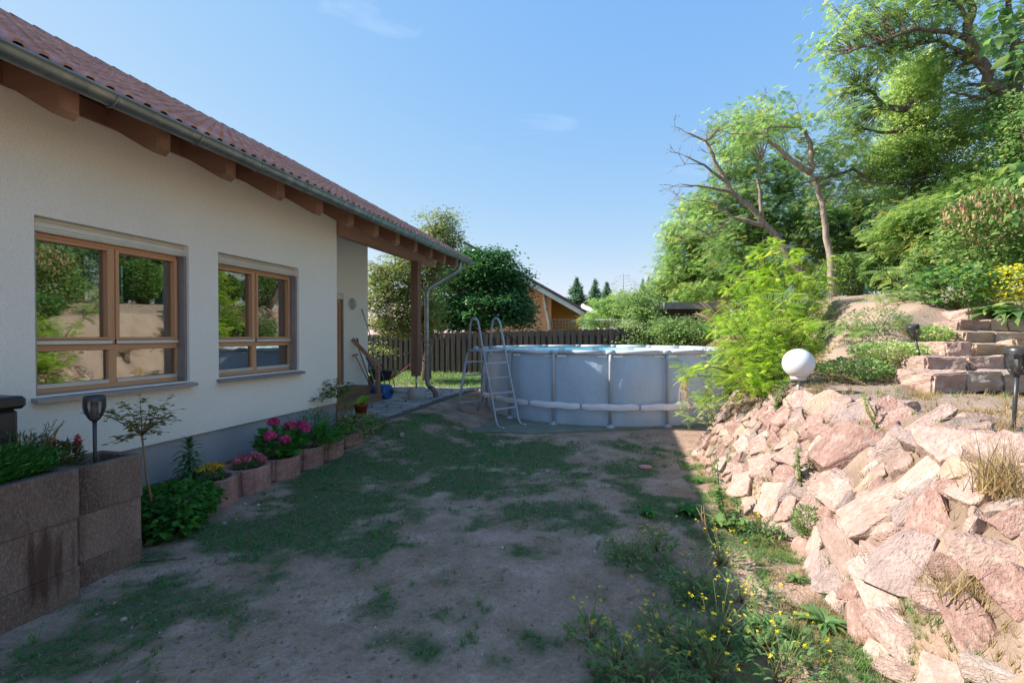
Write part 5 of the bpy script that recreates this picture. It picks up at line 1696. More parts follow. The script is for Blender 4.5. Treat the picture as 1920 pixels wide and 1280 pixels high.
# (px, py, width, height, tilt, colour) as seen in the photograph
BIG = [(1584, 846, 112, 84, -38, 1), (1577, 916, 92, 66, 36, 0), (1676, 853, 86, 72, 10, 2), (1601, 781, 64, 52, 0, 2), (1542, 762, 66, 34, -42, 4), (1508, 757, 44, 40, -20, 0),
       (1483, 742, 36, 32, -30, 1), (1449, 753, 46, 34, -10, 0), (1668, 783, 62, 58, -15, 1), (1741, 790, 100, 30, -40, 0), (1798, 836, 112, 96, 14, 0), (1889, 860, 100, 72, 5, 0),
       (1732, 893, 122, 58, -22, 3), (1854, 793, 96, 34, 14, 0), (1643, 963, 118, 62, 10, 0), (1746, 985, 84, 108, 22, 1), (1722, 948, 110, 34, -12, 2), (1587, 1040, 150, 60, 40, 0), (1699, 1058, 104, 128, 30, 2),
       (1852, 1040, 118, 92, 8, 0), (1905, 985, 70, 50, -10, 1), (1780, 1075, 60, 50, 30, 1), (1826, 1185, 150, 66, 46, 1), (1905, 1120, 90, 110, 10, 1), (1655, 1120, 150, 62, 42, 3), (1690, 1200, 130, 60, 38, 0), (1568, 1092, 80, 60, 30, 2),
       (1622, 1180, 110, 56, 48, 1), (1860, 1265, 110, 50, 20, 3), (1480, 850, 50, 38, 30, 0), (1432, 878, 54, 34, 10, 0), (1474, 888, 44, 40, 20, 1), (1503, 866, 42, 30, 0, 0), (1389, 882, 32, 36, -10, 0),
       (1432, 906, 48, 34, 8, 0), (1524, 894, 52, 36, 10, 0), (1384, 806, 32, 26, 0, 1), (1431, 818, 26, 20, 0, 3), (1371, 826, 24, 20, 10, 0), (1396, 836, 34, 26, -20, 3), (1424, 838, 36, 26, 10, 0), (1450, 832, 30, 30, 0, 1),
       (1352, 850, 30, 22, 0, 1), (1372, 862, 28, 22, 20, 3), (1302, 853, 40, 14, 5, 3), (1412, 856, 34, 20, 0, 0), (1516, 925, 66, 34, 20, 2), (1530, 968, 60, 46, 30, 0), (1507, 1000, 56, 30, 20, 2), (1760, 1130, 90, 60, 20, 0),
       (1462, 905, 40, 26, 0, 2), (1555, 975, 44, 30, 40, 1), (1700, 1270, 120, 40, 30, 0), (1740, 830, 50, 60, -45, 2), (1770, 915, 60, 40, 0, 1), (1455, 868, 36, 26, 10, 0), (1640, 820, 34, 40, 10, 2), (1405, 762, 34, 22, 0, 1), (1415, 792, 36, 24, 0, 0), (1450, 790, 34, 30, -20, 1), (1490, 800, 44, 34, 15, 0), (1540, 812, 44, 40, 30, 1)]
placed = []
cnt = 0
for (px, py, w_, h_, tl, ci) in BIG:
    p, Yd = G(px, py)
    wd, hd = w_ * Yd / 900 * 1.04, h_ * Yd / 900 * 1.06
    nz_ = nrm(p[0], p[1])
    back = -Vector(F_)
    nn = (nz_ * 1.0 + back * 0.5).normalized()
    cosv = max(.85, nn.dot(back))
    if py > 980: wd *= .86; hd *= .86
    hd = hd / cosv
    # x along the picture's tilt direction within the plane facing nn
    d = F_ + (px - 960) / 900.0 * R_ + (640 - py) / 900.0 * U_; d = d / np.linalg.norm(d)
    xa = Vector(R_) * math.cos(R(-tl)) + Vector(U_) * math.sin(R(-tl))
    xa = (xa - nn * xa.dot(nn)).normalized(); ya = nn.cross(xa)
    rot = Matrix((xa, ya, nn)).transposed().to_quaternion()
    dep = min(wd, hd) * .80
    pos = Vector(p) - nn * dep * .17
    cnt += 1
    random.seed(cnt * 7)
    rock(rockery, pos, (wd * 1.06, hd * 1.04, dep), rot, random.randrange(14), ci)
    placed.append((p[0], p[1], p[2], max(wd, hd) / 2))
random.seed(99)
# fill the rest of the slope with smaller stones
tries = 0; fill = 0
while tries < 9000 and fill < 262:
    tries += 1
    y = random.uniform(1.2, 7.4)
    x = float(xfoot(y)) + random.uniform(-.02, .80)
    z = float(H(x, y))
    r_ = random.uniform(.05, .15) if y < 5.2 else random.uniform(.04, .10)
    ok = True
    for (a_, b__, c_, rr_) in placed:
        if (a_ - x) ** 2 + (b__ - y) ** 2 + (c_ - z) ** 2 < ((rr_ + r_) * .78) ** 2: ok = False; break
    if not ok: continue
    nz_ = nrm(x, y)
    q = Quaternion((random.gauss(0, 1), random.gauss(0, .4), random.gauss(0, .4), random.gauss(0, 1))).normalized()
    bs = Matrix((nz_.orthogonal().normalized(), nz_.cross(nz_.orthogonal().normalized()), nz_)).transposed().to_quaternion()
    rock(rockery, Vector((x, y, z)) - nz_ * r_ * .22, (r_ * 2.7, r_ * 2.3, r_ * 1.5), bs @ Quaternion((0, 0, 1), random.uniform(0, 6.28)) @ Quaternion((1, 0, 0), random.gauss(0, .2)), random.randrange(14), random.choice([0, 0, 0, 1, 1, 1, 2, 2, 3, 4]))
    placed.append((x, y, z, r_)); fill += 1

# stone stairs
stairs = thing('stone_stairs', 'rough pink sandstone stairs climbing the bank at the right', 'stairs', (3.6, 6.2, 1.1))
random.seed(5)
for s_ in range(6):
    RM.append(block_rock(200 + s_))
STEPROCK = [14, 15, 16, 17, 18, 19]
SR = [(735, [(1742, 1808), (1812, 1876), (1880, 1960), (1964, 2040)], 36), (698, [(1738, 1808), (1813, 1875), (1879, 1950), (1955, 2040)], 28), (671, [(1775, 1816), (1821, 1904), (1908, 2000)], 30), (648, [(1795, 1860), (1864, 1930), (1934, 2010)], 25), (622, [(1793, 1848), (1852, 1884), (1888, 1960)], 22), (600, [(1810, 1868), (1872, 1950)], 20)]
for k, (yb_, xs_, hh) in enumerate(SR):
    Yd = 4.75 + k * .33
    for (xa_, xb_) in xs_:
        a_ = P(xa_, yb_, Yd); b__ = P(xb_, yb_, Yd)
        hgt = hh * Yd / 900 * .92
        wv = (Vector(b__) - Vector(a_)); wv.z = 0
        dpv = Vector((F_[0], F_[1], 0)) * .34
        c_ = Vector(a_) + wv / 2 + dpv / 2 + Vector((0, 0, hgt / 2 + random.uniform(-.01, .01)))
        dims = (wv.length * random.uniform(1.12, 1.2), .44, hgt * random.uniform(1.15, 1.38))
        rot = Matrix((wv.normalized(), Vector((0, 0, 1)).cross(wv.normalized()), Vector((0, 0, 1)))).transposed().to_quaternion()
        rot = rot @ Quaternion((0, 0, 1), R(random.uniform(-7, 7))) @ Quaternion((1, 0, 0), R(random.uniform(-5, 5)))
        rock(stairs, c_, dims, rot, STEPROCK[random.randrange(len(STEPROCK))], random.choice([0, 0, 3, 3, 4]), 'stair_stone')
    # packed earth carrying the course
    a_ = P(xs_[0][0] + 6, yb_, Yd + .16); b__ = P(2080, yb_, Yd + .16)
    wv = Vector(b__) - Vector(a_); wv.z = 0
    quadbox(MB(), (a_[0], a_[1], 0), wv, Vector((F_[0], F_[1], 0)) * .42, a_[2] - .8, a_[2] + hh * Yd / 900 * .80).build('packed_earth', mat('earth', (.40, .29, .20), 1, (.28, .20, .14), 8, bump=.02), stairs)

# globe lamp
pg, Yg_ = G(1500, 738)
gl_ = thing('globe_lamp', 'white glass globe lamp on a short post above the rockery', 'globe lamp', tuple(pg))
Yl = Yg_
cg = P(1497, 681, Yl)
gl_.location = (cg[0], cg[1], H(cg[0], cg[1]) - .02)
rr_ = 27.5 * Yl / 900
MB().lathe([(rr_ * math.sin(t), -rr_ * math.cos(t)) for t in np.linspace(.35, math.pi - .001, 24)], tuple(cg), 36).build('globe', M_['white'], gl_)
MB().lathe([(.001, -rr_ * 1.14), (rr_ * .48, -rr_ * 1.14), (rr_ * .5, -rr_ * .85), (.001, -rr_ * .85)], tuple(cg), 24).build('collar', M_['alu'], gl_)
MB().tube([(cg[0], cg[1], gl_.location.z), (cg[0], cg[1], cg[2] - rr_ * 1.1)], .014, 10).build('post', M_['alu'], gl_)

# ------------------------------------------------------------------ lawn grass, dry grass, weeds
TU = [T_tuft(6, .7, .045, s) for s in range(4)]


def tufts(name, x0, x1, y0, y1, n, prob, size, m, label=None, tints=None, lift=-.003):
    x = rng.uniform(x0, x1, n); y = rng.uniform(y0, y1, n)
    k = rng.random(n) < prob(x, y)
    x, y = x[k], y[k]
    z = H(x, y) + lift
    parts = []
    idx = rng.integers(0, 4, len(x))
    for q in range(4):
        s_ = idx == q
        nn = int(s_.sum())
        if not nn: continue
        Mz = rotmats(rng.uniform(0, 6.283, nn), rng.normal(0, .18, nn), rng.normal(0, .15, nn))
        sz = size * rng.uniform(.45, 1.3, nn)
        parts.append(scatter(TU[q], np.stack([x[s_], y[s_], z[s_]], 1), Mz, sz, None if tints is None else rng.uniform(tints[0], tints[1], nn)))
    V_, F2, T2 = merge(parts)
    o = npmesh(name, V_, F2, LM[m], None, T2)
    setp(o, label, 'grass', None, 'stuff')
    return o


def outside(x, y):
    """1 where grass may grow (not under the pool, the sheet, the patio or the planters)"""
    ok = np.hypot(x - PC[0], y - PC[1]) > PR + .08
    ok &= ~((x < -3.56) & (y > 6.35) & (y < 11.5))
    ok &= ~((x < -3.55) & (y < 6.5))
    ok &= ~((x > -3.16) & (x < -.7) & (y > 7.5 + .12 * (x < -1.5)) & (y < 13.6))
    return ok


gmask = lambda x, y: green_mask(x, y)
tufts('lawn_grass', -3.6, .95, 1.2, 9, 36000, lambda x, y: outside(x, y) * gmask(x, y) * sst(.0, .5, fbm(x * 6, y * 6, 71, 3) + gmask(x, y) * .3) * .95, .034, 'grass', 'short patchy green lawn in front of the pool', (0, .9))
tufts('tall_lawn_tufts', -3.5, .95, 1.2, 8, 6500, lambda x, y: outside(x, y) * gmask(x, y) * sst(.52, .68, fbm(x * 3, y * 3, 171, 3)), .062, 'grass', 'taller ragged tufts of lawn grass', (0, .9))
tufts('thatch', -3.6, 1.05, .9, 9, 26000, lambda x, y: outside(x, y) * (.10 + .5 * sst(.45, .65, fbm(x * 2.3, y * 2.3, 91, 4))), .022, 'dry', 'thin dry thatch between the bare patches', (0, .8))
tufts('far_grass', -12, 4, 9, 17.2, 13000, lambda x, y: outside(x, y) * (y > 11.2) * .95, .11, 'weed', 'sunlit meadow grass in front of the board fence', (.2, 1))
tufts('dry_bank_grass', .9, 4.2, .8, 7.5, 16000, lambda x, y: (x - xfoot(y) > .02) * (.06 + .85 * sst(.5, .66, fbm(x * 2.6, y * 2.6, 33, 3))) * (.45 + .55 * (x - xfoot(y) > .75)), .062, 'dry', 'straw coloured grass between the rocks on the bank', (0, 1))
tufts('bank_greens', .9, 9, 1.0, 13, 9000, lambda x, y: (x - xfoot(y) > .0) * (.02 + .75 * sst(.58, .7, fbm(x * 1.8, y * 1.8, 63, 3))), .05, 'weed', 'scattered green ground cover on the sandy bank', (0, 1))
tufts('foot_grass', .55, 1.35, 1.0, 6.8, 9000, lambda x, y: (np.abs(x - xfoot(y) + .12) < .26) * sst(.38, .6, fbm(x * 4, y * 4, 13, 3)), .05, 'weed', 'sunlit green and straw grass along the rockery foot', (.1, 1))
tufts('foot_straw', .75, 1.5, 1.0, 6.8, 9000, lambda x, y: (np.abs(x - xfoot(y) + .06) < .28) * sst(.35, .6, fbm(x * 5, y * 5, 19, 3)) * .8, .045, 'dry', 'pale dry grass in the sunlit strip at the rockery foot', (0, .7))
def litter(name, n, size, T, m, label, tints=(0, 1)):
    x = rng.uniform(-3.4, 1.1, n); y = 1.1 + 6.6 * rng.random(n) ** 1.5; k = outside(x, y) & (rng.random(n) < .25 + .75 * sst(.42, .62, fbm(x * 2.1, y * 2.1, 5, 4))); x, y = x[k], y[k]
    nn = len(x)
    V_, F2, T2 = scatter(T, np.stack([x, y, H(x, y) + .004], 1), rotmats(rng.uniform(0, 6.28, nn), rng.normal(0.02, .12, nn), rng.normal(0, .4, nn)), size * rng.uniform(.4, 1.4, nn), rng.uniform(tints[0], tints[1], nn))
    setp(npmesh(name, V_, F2, m, None, T2), label, 'litter', None, 'stuff')


litter('straw_litter', 9000, .055, T_leaf(.05, .01), LM['dry'], 'loose straw and stalk fragments on the bare lawn', (0, .7))
litter('leaf_litter', 2600, .022, T_leaf(.6, .2), LM['deadleaf'], 'small dead leaves scattered on the bare lawn', (0, .6))
# crumbs, small stones and straw on the worn lawn
n = 5200
x = rng.uniform(-3.3, 1.0, n); y = rng.uniform(1.0, 8.0, n); k = outside(x, y); x, y = x[k], y[k]
v8 = np.array([(-.5, -.5, 0), (.5, -.5, 0), (.5, .5, 0), (-.5, .5, 0), (-.3, -.3, .6), (.3, -.35, .55), (.35, .3, .6), (-.3, .3, .5)])
f8 = np.array([(4, 5, 6, 7), (0, 1, 5, 4), (1, 2, 6, 5), (2, 3, 7, 6), (3, 0, 4, 7)])
V_, F2, T2 = scatter((v8, f8), np.stack([x, y, H(x, y) - .001], 1), rotmats(rng.uniform(0, 6.28, len(x)), np.zeros(len(x))), rng.gamma(2, .0022, len(x)) + .002)
o = npmesh('gravel_crumbs', V_, F2, leafmat('crumbs', (.16, .12, .095), (.30, .25, .21), (.6, .57, .52), 0), None, T2)
setp(o, 'tiny stones and crumbs of soil on the bare lawn', 'gravel', None, 'stuff')

# wild rocket with yellow flowers
RKL = ['farthest clump of yellow flowered wild rocket, left of the dandelion rosettes', 'lone sparse yellow rocket on bare sand in the foreground', 'yellow rocket in the middle of the shaded weed patch', 'yellow rocket at the far end of the weed patch', 'yellow rocket beside the shade edge, far half of the patch', 'yellow rocket on the shade edge, middle of the patch', 'tall flowered yellow rocket in the near middle of the patch', 'yellow rocket at the left side of the weed patch', 'dense flowering rocket in the centre of the near weeds', 'yellow rocket on the sunlit side of the near weeds', 'yellow rocket in sunlight close to the rock foot', 'nearest yellow rocket at the left of the weed patch', 'nearest yellow rocket in the middle of the weed patch', 'thinnest yellow rocket, out on the worn lawn', 'nearest yellow rocket toward the rocks']
RK = [(1180, 1058, .17, .12), (1160, 1250, .16, .09), (1300, 1120, .2, .16), (1230, 1035, .16, .13), (1350, 1060, .2, .14), (1390, 1130, .2, .14), (1290, 1240, .22, .16), (1240, 1190, .16, .12), (1350, 1210, .2, .15), (1440, 1220, .2, .16), (1430, 1010, .16, .12), (1210, 1290, .2, .13), (1340, 1290, .2, .15), (1110, 1200, .14, .08), (1470, 1290, .2, .16)]
for i, (px, py, rx, hz_) in enumerate(RK):
    p, Yd = G(px, min(py, 1285))
    t = leafy('wild_rocket', RKL[i], 'weed', (p[0], p[1], 0), rx, rx, hz_ * .42, 130, .055, TBn, 'weed', 8, 'yellow flowered weeds on the lawn', .3, (.1, 1.2))
    s_ = MB(); fp = []
    for k in range(random.randint(8, 14)):
        a_ = random.uniform(0, 6.28); ln = random.uniform(.14, .30)
        e = (p[0] + math.cos(a_) * rx * random.uniform(.2, 1.0), p[1] + math.sin(a_) * rx * random.uniform(.2, 1.0), p[2] + ln)
        md = ((p[0] * 1.2 + e[0] * .8) / 2, (p[1] * 1.2 + e[1] * .8) / 2, p[2] + ln * .55)
        s_.tube([(p[0], p[1], p[2]), md, e], [.0016, .0013, .001], 4)
        for q in range(random.randint(1, 3)):
            fp.append((e[0] + random.gauss(0, .008), e[1] + random.gauss(0, .008), e[2] + random.uniform(-.008, .006)))
    s_.build('flower_stems', M_['stem'], t)['kind'] = 'stuff'
    fp = np.array(fp)
    leafobj('flowers', [scatter(T_flower(4, 1, .25), fp, rotmats(rng.uniform(0, 6.28, len(fp)), rng.normal(0, .5, len(fp))),   .0085 * rng.uniform(.8, 1.2, len(fp)))], LM['yellow'], t)


TR = T_broad(.28, 5, .6, .08)


def rosette(label, px, py, n, size, m, T=TR, up=(.15, .8), name='rosette_weed', lift=0.0, P3=None, cat='weed'):
    p = P3 if P3 is not None else G(px, py)[0]
    t = thing(name, label, cat, tuple(p))
    az = np.arange(n) * 2.4 + rng.normal(0, .2, n)
    tl = np.linspace(up[0], up[1], n)
    pos = np.tile(np.array([p[0], p[1], p[2] + .005 + lift]), (n, 1))
    leafobj('leaves', [scatter(T, pos, rotmats(az, tl, rng.normal(0, .15, n)), size * rng.uniform(.7, 1.15, n))], LM[m], t)
    return t


rosette('broad leaved dock in shadow near the middle of the rockery foot', 1290, 965, 26, .17, 'lowgreen')
rosette('dark dandelion rosette beside the dock', 1215, 965, 20, .14, 'lowgreen', TBn)
rosette('leafy rosette weed at the shade edge by the rocks', 1345, 985, 26, .16, 'weed')
rosette('dark rosette weed nearest the flying disc', 1310, 905, 16, .10, 'lowgreen', TBn)
rosette('sunlit grey-green mullein at the rock foot', 1385, 990, 16, .14, 'bush', TB)
rosette('large bright dandelion rosette against the lowest rocks', 1545, 1175, 34, .15, 'weed', T_broad(.24, 5, .6, .1))
rosette('small bright rosette on the lit strip by the rocks', 1495, 1090, 22, .09, 'weed', TBn)
rosette('tiny green seedling on bare sand', 1195, 895, 9, .06, 'weed', TBn)
rosette('coarse weed spreading at the shade edge in the foreground', 1440, 1190, 40, .17, 'weed', TBn)
# thistle-like tall weeds
def tallweed(label, px, py, hgt, n, m='weed', lean=(0, 0), size=.06, P3=None, sm='stem'):
    p = P3 if P3 is not None else G(px, py)[0]
    t = thing('tall_weed', label, 'weed', tuple(p))
    s_ = MB(); Q_ = []
    for k in range(3):
        e = Vector((p[0] + lean[0] + random.uniform(-.08, .08), p[1] + lean[1] + random.uniform(-.08, .08), p[2] + hgt * random.uniform(.7, 1.0)))
        b0 = Vector(p); md = (b0 + e) / 2 + Vector((random.uniform(-.03, .03), random.uniform(-.03, .03), 0))
        s_.tube([b0, md, e], [.006, .005, .002], 5)
        for q in range(n):
            f_ = .12 + .88 * q / n
            Q_.append(tuple(b0.lerp(md, f_ * 2) if f_ < .5 else md.lerp(e, f_ * 2 - 1)))
    s_.build('stems', M_[sm], t)
    Q_ = np.array(Q_)
    leafobj('leaves', [scatter(TL, Q_, rotmats(rng.uniform(0, 6.28, len(Q_)), rng.uniform(-.3, .7, len(Q_)), rng.normal(0, .3, len(Q_))), size * rng.uniform(.5, 1.2, len(Q_)))], LM[m], t)
    return t


tallweed('tall leafy weed with thin stems growing in front of the middle rocks', 1504, 925, .42, 44, 'weed', (.02, 0), .045)
tallweed('tall slender rose shoot at the corner of the rockery foot', 1352, 965, .62, 22, 'weed', (-.10, .05), .055)
tallweed('bushy green weed with a dark dead stem at the rockery foot', 1372, 1000, .40, 40, 'weed', (-.05, 0), .06)
tallweed('single yellowish mullein stalk standing among the upper rocks', 1648, 812, .28, 60, 'ivy', (-.03, .03), .022)
tallweed('small weed with serrated leaves between globe lamp and rocks', 1455, 770, .26, 34, 'weed', (0, 0), .04)
tallweed('rusty dead stem leaning by the rockery foot', 1330, 1010, .30, 4, 'dry', (-.08, .02), .02, sm='drystem')
leafy('grey_santolina', 'grey-green feathery weed hugging the rock foot', 'weed', tuple(G(1515, 1015)[0]), .11, .14, .12, 900, .035, TLn, 'bush', 12, tilt=(.1, 1.3))


def drytuft(label, px, py, hgt, n, m='dry', lean=.6, P3=None):
    p = P3 if P3 is not None else G(px, py)[0]
    t = thing('dry_grass_tuft', label, 'dry grass', tuple(p))
    pos = np.stack([rng.normal(p[0], .05, n), rng.normal(p[1], .05, n), np.full(n, p[2])], 1)
    Tn = T_tuft(3, lean, .012, 4)
    leafobj('blades', [scatter(Tn, pos, rotmats(rng.uniform(0, 6.28, n), rng.normal(0, .35, n), rng.normal(0, .25, n)), hgt * rng.uniform(.5, 1.2, n))], LM[m], t)


drytuft('large straw grass tuft drooping over the right rocks', 1890, 930, .26, 130)
drytuft('orange dry grass tuft growing between the lowest big rocks', 1815, 1125, .20, 90)
drytuft('small rusty grass tuft between the upper rocks', 1668, 815, .11, 60)
drytuft('dry grass tuft below the globe lamp', 1535, 738, .13, 60)
drytuft('straw tuft beside the black torch on the bank', 1870, 800, .12, 50)
drytuft('thin dry grass tuft beside the mullein stalk', 1630, 800, .09, 50)
drytuft('pale dry grass before the stone stairs', 1720, 745, .10, 80)

# plants on the bank
def at(px, py, Yd, lift=0.0):
    p = P(px, py, Yd); return (p[0], p[1], float(H(p[0], p[1])) + lift)


q = at(1600, 700, 5.4); leafy('creeping_shrub', 'dark green creeping shrub behind the globe lamp', 'shrub', q, .42, .32, .13, 1100, .05, TL, 'bush', 16)
q = at(1665, 690, 5.6); leafy('yellow_ground_cover', 'low ground cover with yellow tips below the tilted torch', 'plant', q, .42, .30, .13, 1600, .035, TLw, 'ivy', 12)
q = at(1745, 652, 5.9); leafy('variegated_cover', 'yellow green ground cover beside the stair stones', 'plant', q, .24, .22, .11, 900, .035, TLw, 'ivy', 8)
q = at(1640, 662, 6.2); leafy('bank_bush', 'loose grey green bush on the sandy bank', 'bush', q, .40, .35, .18, 1100, .05, TLn, 'weed', 12)
rosette('hosta with broad green leaves above the stone stairs', 0, 0, 34, .34, 'bush', T_broad(.36, 5, .75, .12), (.1, .9), 'hosta', 0, at(1862, 590, 6.3, .17), 'plant')
rosette('second hosta with drooping leaves at the stair top', 0, 0, 26, .30, 'weed', T_broad(.36, 5, .9, .12), (-.1, .7), 'hosta', 0, at(1905, 585, 6.1, .22), 'plant')
q = at(1790, 600, 6.9); leafy('trailing_vine', 'trailing vine with oval leaves hanging over the stair wall', 'vine', q, .55, .35, .32, 700, .10, TLw, 'weed', 16)
q = at(1895, 560, 6.6)
ys = leafy('yellow_flower_bush', 'rounded bush dotted with small yellow blooms above the hostas', 'bush', (q[0], q[1], 0), .36, .34, .33, 900, .05, TL, 'ivy', 12, lift=q[2] + .1)
pp = clump((q[0], q[1], q[2] + .48), .38, .36, .30, 700, .8)
leafobj('flowers', [scatter(FL, pp, randrot(len(pp)), .018)], LM['yellow'], ys)
q = at(1840, 560, 7.4)
bd = leafy('pod_shrub', 'tall shrub with drooping straw coloured seed pods at the right edge', 'shrub', (q[0], q[1], 0), .62, .5, .85, 2300, .10, TL, 'bush', 26, lift=q[2])
pp = clump((q[0] + .1, q[1] - .1, q[2] + 1.2), .7, .5, .45, 900, .7)
leafobj('seed_pods', [scatter(TBn, pp, rotmats(rng.uniform(0, 6.28, len(pp)), rng.uniform(-1.5, -.9, len(pp))), .11 * rng.uniform(.6, 1.2, len(pp)))], LM['deadleaf'], bd)
for i, (x, y, hh) in enumerate(((6.9, 5.6, .55), (6.6, 7.4, .6), (6.2, 9.2, .6))):
    leafy('bank_hedge', ['low hedge on the bank beyond the right edge, nearest', 'low hedge on the bank beyond the right edge, middle', 'low hedge on the bank beyond the right edge, farthest'][i], 'hedge', (x, y, 0), .8, 1.1, hh, 2600, .09, TLw, 'weed', 12, 'hedges on the bank', .4)
# vines over the fence: hedge-like mass, one per stretch
for i, (px, Yd, rx, hz_, lab) in enumerate(((1600, 15.6, 1.1, .75, 'pale vine mass covering the left stretch of the green fence'), (1668, 14.0, .8, .65, 'vine mass on the green fence left of the visible post'),
                                         (1765, 12.2, .9, .7, 'vine mass on the green fence right of the visible post'), (1850, 10.9, .9, .8, 'vine mass on the green fence behind the pod shrub'))):
    q = at(px, 520, Yd); leafy('fence_vine', lab, 'vine', (q[0], q[1], 0), rx, .45, hz_, 5200, .085, TLw, 'bush' if i % 2 == 0 else 'weed', 20, shell=.5)

# dead palm-like fronds
def frond_plant(name, label, base, n, ln, m, up=(.2, 1.2), trunk=0.0, az0=None, spread=6.28):
    t = thing(name, label, 'palm', tuple(base))
    if trunk:
        MB().tube([(base[0], base[1], base[2] - .1), (base[0], base[1], base[2] + trunk)], [.07, .055], 9).build('trunk', M_['bark'], t)
    T = T_compound(16, .03, .22, .55)
    az = (rng.uniform(0, spread, n) + (az0 or 0))
    pos = np.tile(np.array([base[0], base[1], base[2] + trunk]), (n, 1))
    leafobj('fronds', [scatter(T, pos, rotmats(az, rng.uniform(up[0], up[1], n), rng.normal(0, .3, n)), ln * rng.uniform(.7, 1.15, n))], LM[m], t)


q = P(1335, 660, 9.0); q[2] = float(H(q[0], q[1])); frond_plant('dead_palm', 'dead brown palm with hanging fronds between pool and sapling', (q[0] + .3, q[1], q[2]), 22, .75, 'deadleaf', (-1.3, .4), 1.55)
q = P(1345, 600, 11); frond_plant('dry_yucca', 'tall dry fronds pointing up in front of the shed', (q[0], q[1], 1.5), 14, .7, 'deadleaf', (.6, 1.35), .3)
q = at(1560, 590, 8.2); frond_plant('cut_palm', 'cut palm stump with drying fronds on the sandy bank', q, 18, .55, 'deadleaf', (.1, 1.2), .22)
q = at(1545, 668, 5.3, .12); frond_plant('dead_frond', 'dry reddish palm frond lying behind the globe lamp', q, 5, .62, 'deadleaf', (.0, .25), 0, YAW - .4, .5)
q = P(1278, 712, 7.2); q[2] = 1.0; frond_plant('dark_frond', 'dark withered frond hanging in front of the pool wall', (q[0] + .05, q[1], .95), 7, .42, 'deadleaf', (-1.45, -.9), 0, YAW + 2.6, 1.2)

# ------------------------------------------------------------------ robinia sapling in front of the pool
random.seed(21)


def locust_sapling(name, label, base, tips, leaves, lsz, r0, mt='sap', T=TC, tw=9):
    t = thing(name, label, 'tree', tuple(base))
    s_ = MB(); pos = []; az = []; tl = []
    b0 = Vector(base)
    for e in tips:
        e = Vector(e)
        md = b0.lerp(e, .5) + Vector((random.uniform(-.08, .08), random.uniform(-.08, .08), .12 * (e - b0).length * .5))
        pth = [b0, b0.lerp(md, .5) * .5 + (b0 + (md - b0) * .5) * .5, md, md.lerp(e, .55) + Vector((0, 0, .03)), e]
        s_.tube(pth, [r0, r0 * .85, r0 * .6, r0 * .4, .002], 6)
        for k in range(tw):
            f_ = .30 + .70 * k / tw
            q = md.lerp(e, (f_ - .3) / .7) if f_ > .5 else b0.lerp(md, f_ + .35)
            a_ = random.uniform(0, 6.283); l_ = random.uniform(.12, .32) * (1.25 - f_ * .6)
            e2 = q + Vector((math.cos(a_) * l_, math.sin(a_) * l_, random.uniform(-.04, .22)))
            s_.tube([q, q.lerp(e2, .5) + Vector((0, 0, .02)), e2], [r0 * .22, r0 * .16, .0012], 4)
            for j in range(leaves):
                g = .15 + .9 * random.random()
                pq = q.lerp(e2, min(g, 1))
                pos.append(tuple(pq)); aa = a_ + random.choice((-1, 1)) * random.uniform(.3, 1.5); az.append(aa); tl.append(random.uniform(-.5, .6))
    s_.build('stems', M_['stem'], t)
    pos = np.array(pos)
    leafobj('foliage', [scatter(T, pos, rotmats(np.array(az), np.array(tl), rng.normal(0, .45, len(pos))), lsz * rng.uniform(.65, 1.2, len(pos)))], LM[mt], t)
    return t


bs = np.array([*P(1425, 780, 5.9)[:2], 0]); bs[2] = float(H(bs[0], bs[1])) - .02
tips = [P(*v) for v in ((1530, 600, 5.9), (1520, 625, 5.6), (1500, 600, 5.4), (1340, 650, 6.1), (1350, 600, 6.2), (1480, 560, 5.5), (1420, 570, 5.8),
        (1365, 590, 5.7), (1275, 712, 5.8), (1318, 690, 5.5), (1380, 660, 5.4), (1430, 620, 5.4), (1460, 660, 5.3), (1320, 760, 5.8), (1375, 720, 5.3), (1420, 700, 5.3), (1500, 690, 5.4), (1530, 655, 5.6), (1440, 720, 5.2), (1400, 745, 5.4), (1450, 590, 6.0))]
locust_sapling('robinia_sapling', 'low feathery robinia sapling spreading between pool and globe lamp', bs, tips, 9, .14, .014, tw=11)
bs = np.array([*P(1450, 640, 10.4)[:2], 0]); bs[2] = float(H(bs[0], bs[1])) - .02
tips = [P(*v) for v in ((1430, 440, 10.4), (1455, 452, 10.2), (1480, 470, 10.0), (1415, 470, 10.6), (1545, 490, 10.3), (1385, 500, 10.2), (1440, 510, 9.8), (1360, 540, 10.4), (1510, 470, 10.5), (1500, 520, 9.8), (1400, 560, 9.8), (1345, 570, 10.5),
        (1540, 560, 9.9), (1470, 570, 9.6), (1410, 520, 9.9), (1540, 520, 10.6), (1380, 600, 9.9), (1450, 600, 9.5), (1510, 590, 9.7), (1560, 530, 10.0))]
locust_sapling('robinia_sapling', 'taller bright yellow-green robinia sapling on the bank behind the low one', bs, tips, 12, .22, .026, tw=12)
q = G(1345, 800)[0]
locust_sapling('rose_bush', 'small yellowing rose bush at the corner of the rockery', q, [P(1262, 770, 6.4), P(1275, 745, 6.5), P(1310, 755, 6.4), P(1340, 760, 6.2), P(1365, 770, 6.1), P(1290, 790, 6.4), P(1320, 725, 6.3)], 4, .10, .010, 'ivy', TC5, 6)
q = at(1690, 560, 8.2)
locust_sapling('robinia_sprout', 'small robinia sprout arching over the sandy bank', q, [P(1645, 495, 8), P(1690, 485, 8.1), P(1720, 520, 8), P(1735, 560, 7.6), P(1650, 560, 7.7)], 7, .22, .010, 'locust', TC, 6)
q = at(1600, 620, 6.6)
locust_sapling('robinia_shoot', 'young robinia shoot behind the globe lamp', q, [P(1560, 625, 6.3), P(1600, 625, 6.2), P(1620, 640, 6.0)], 6, .16, .008, 'locust', TC, 5)

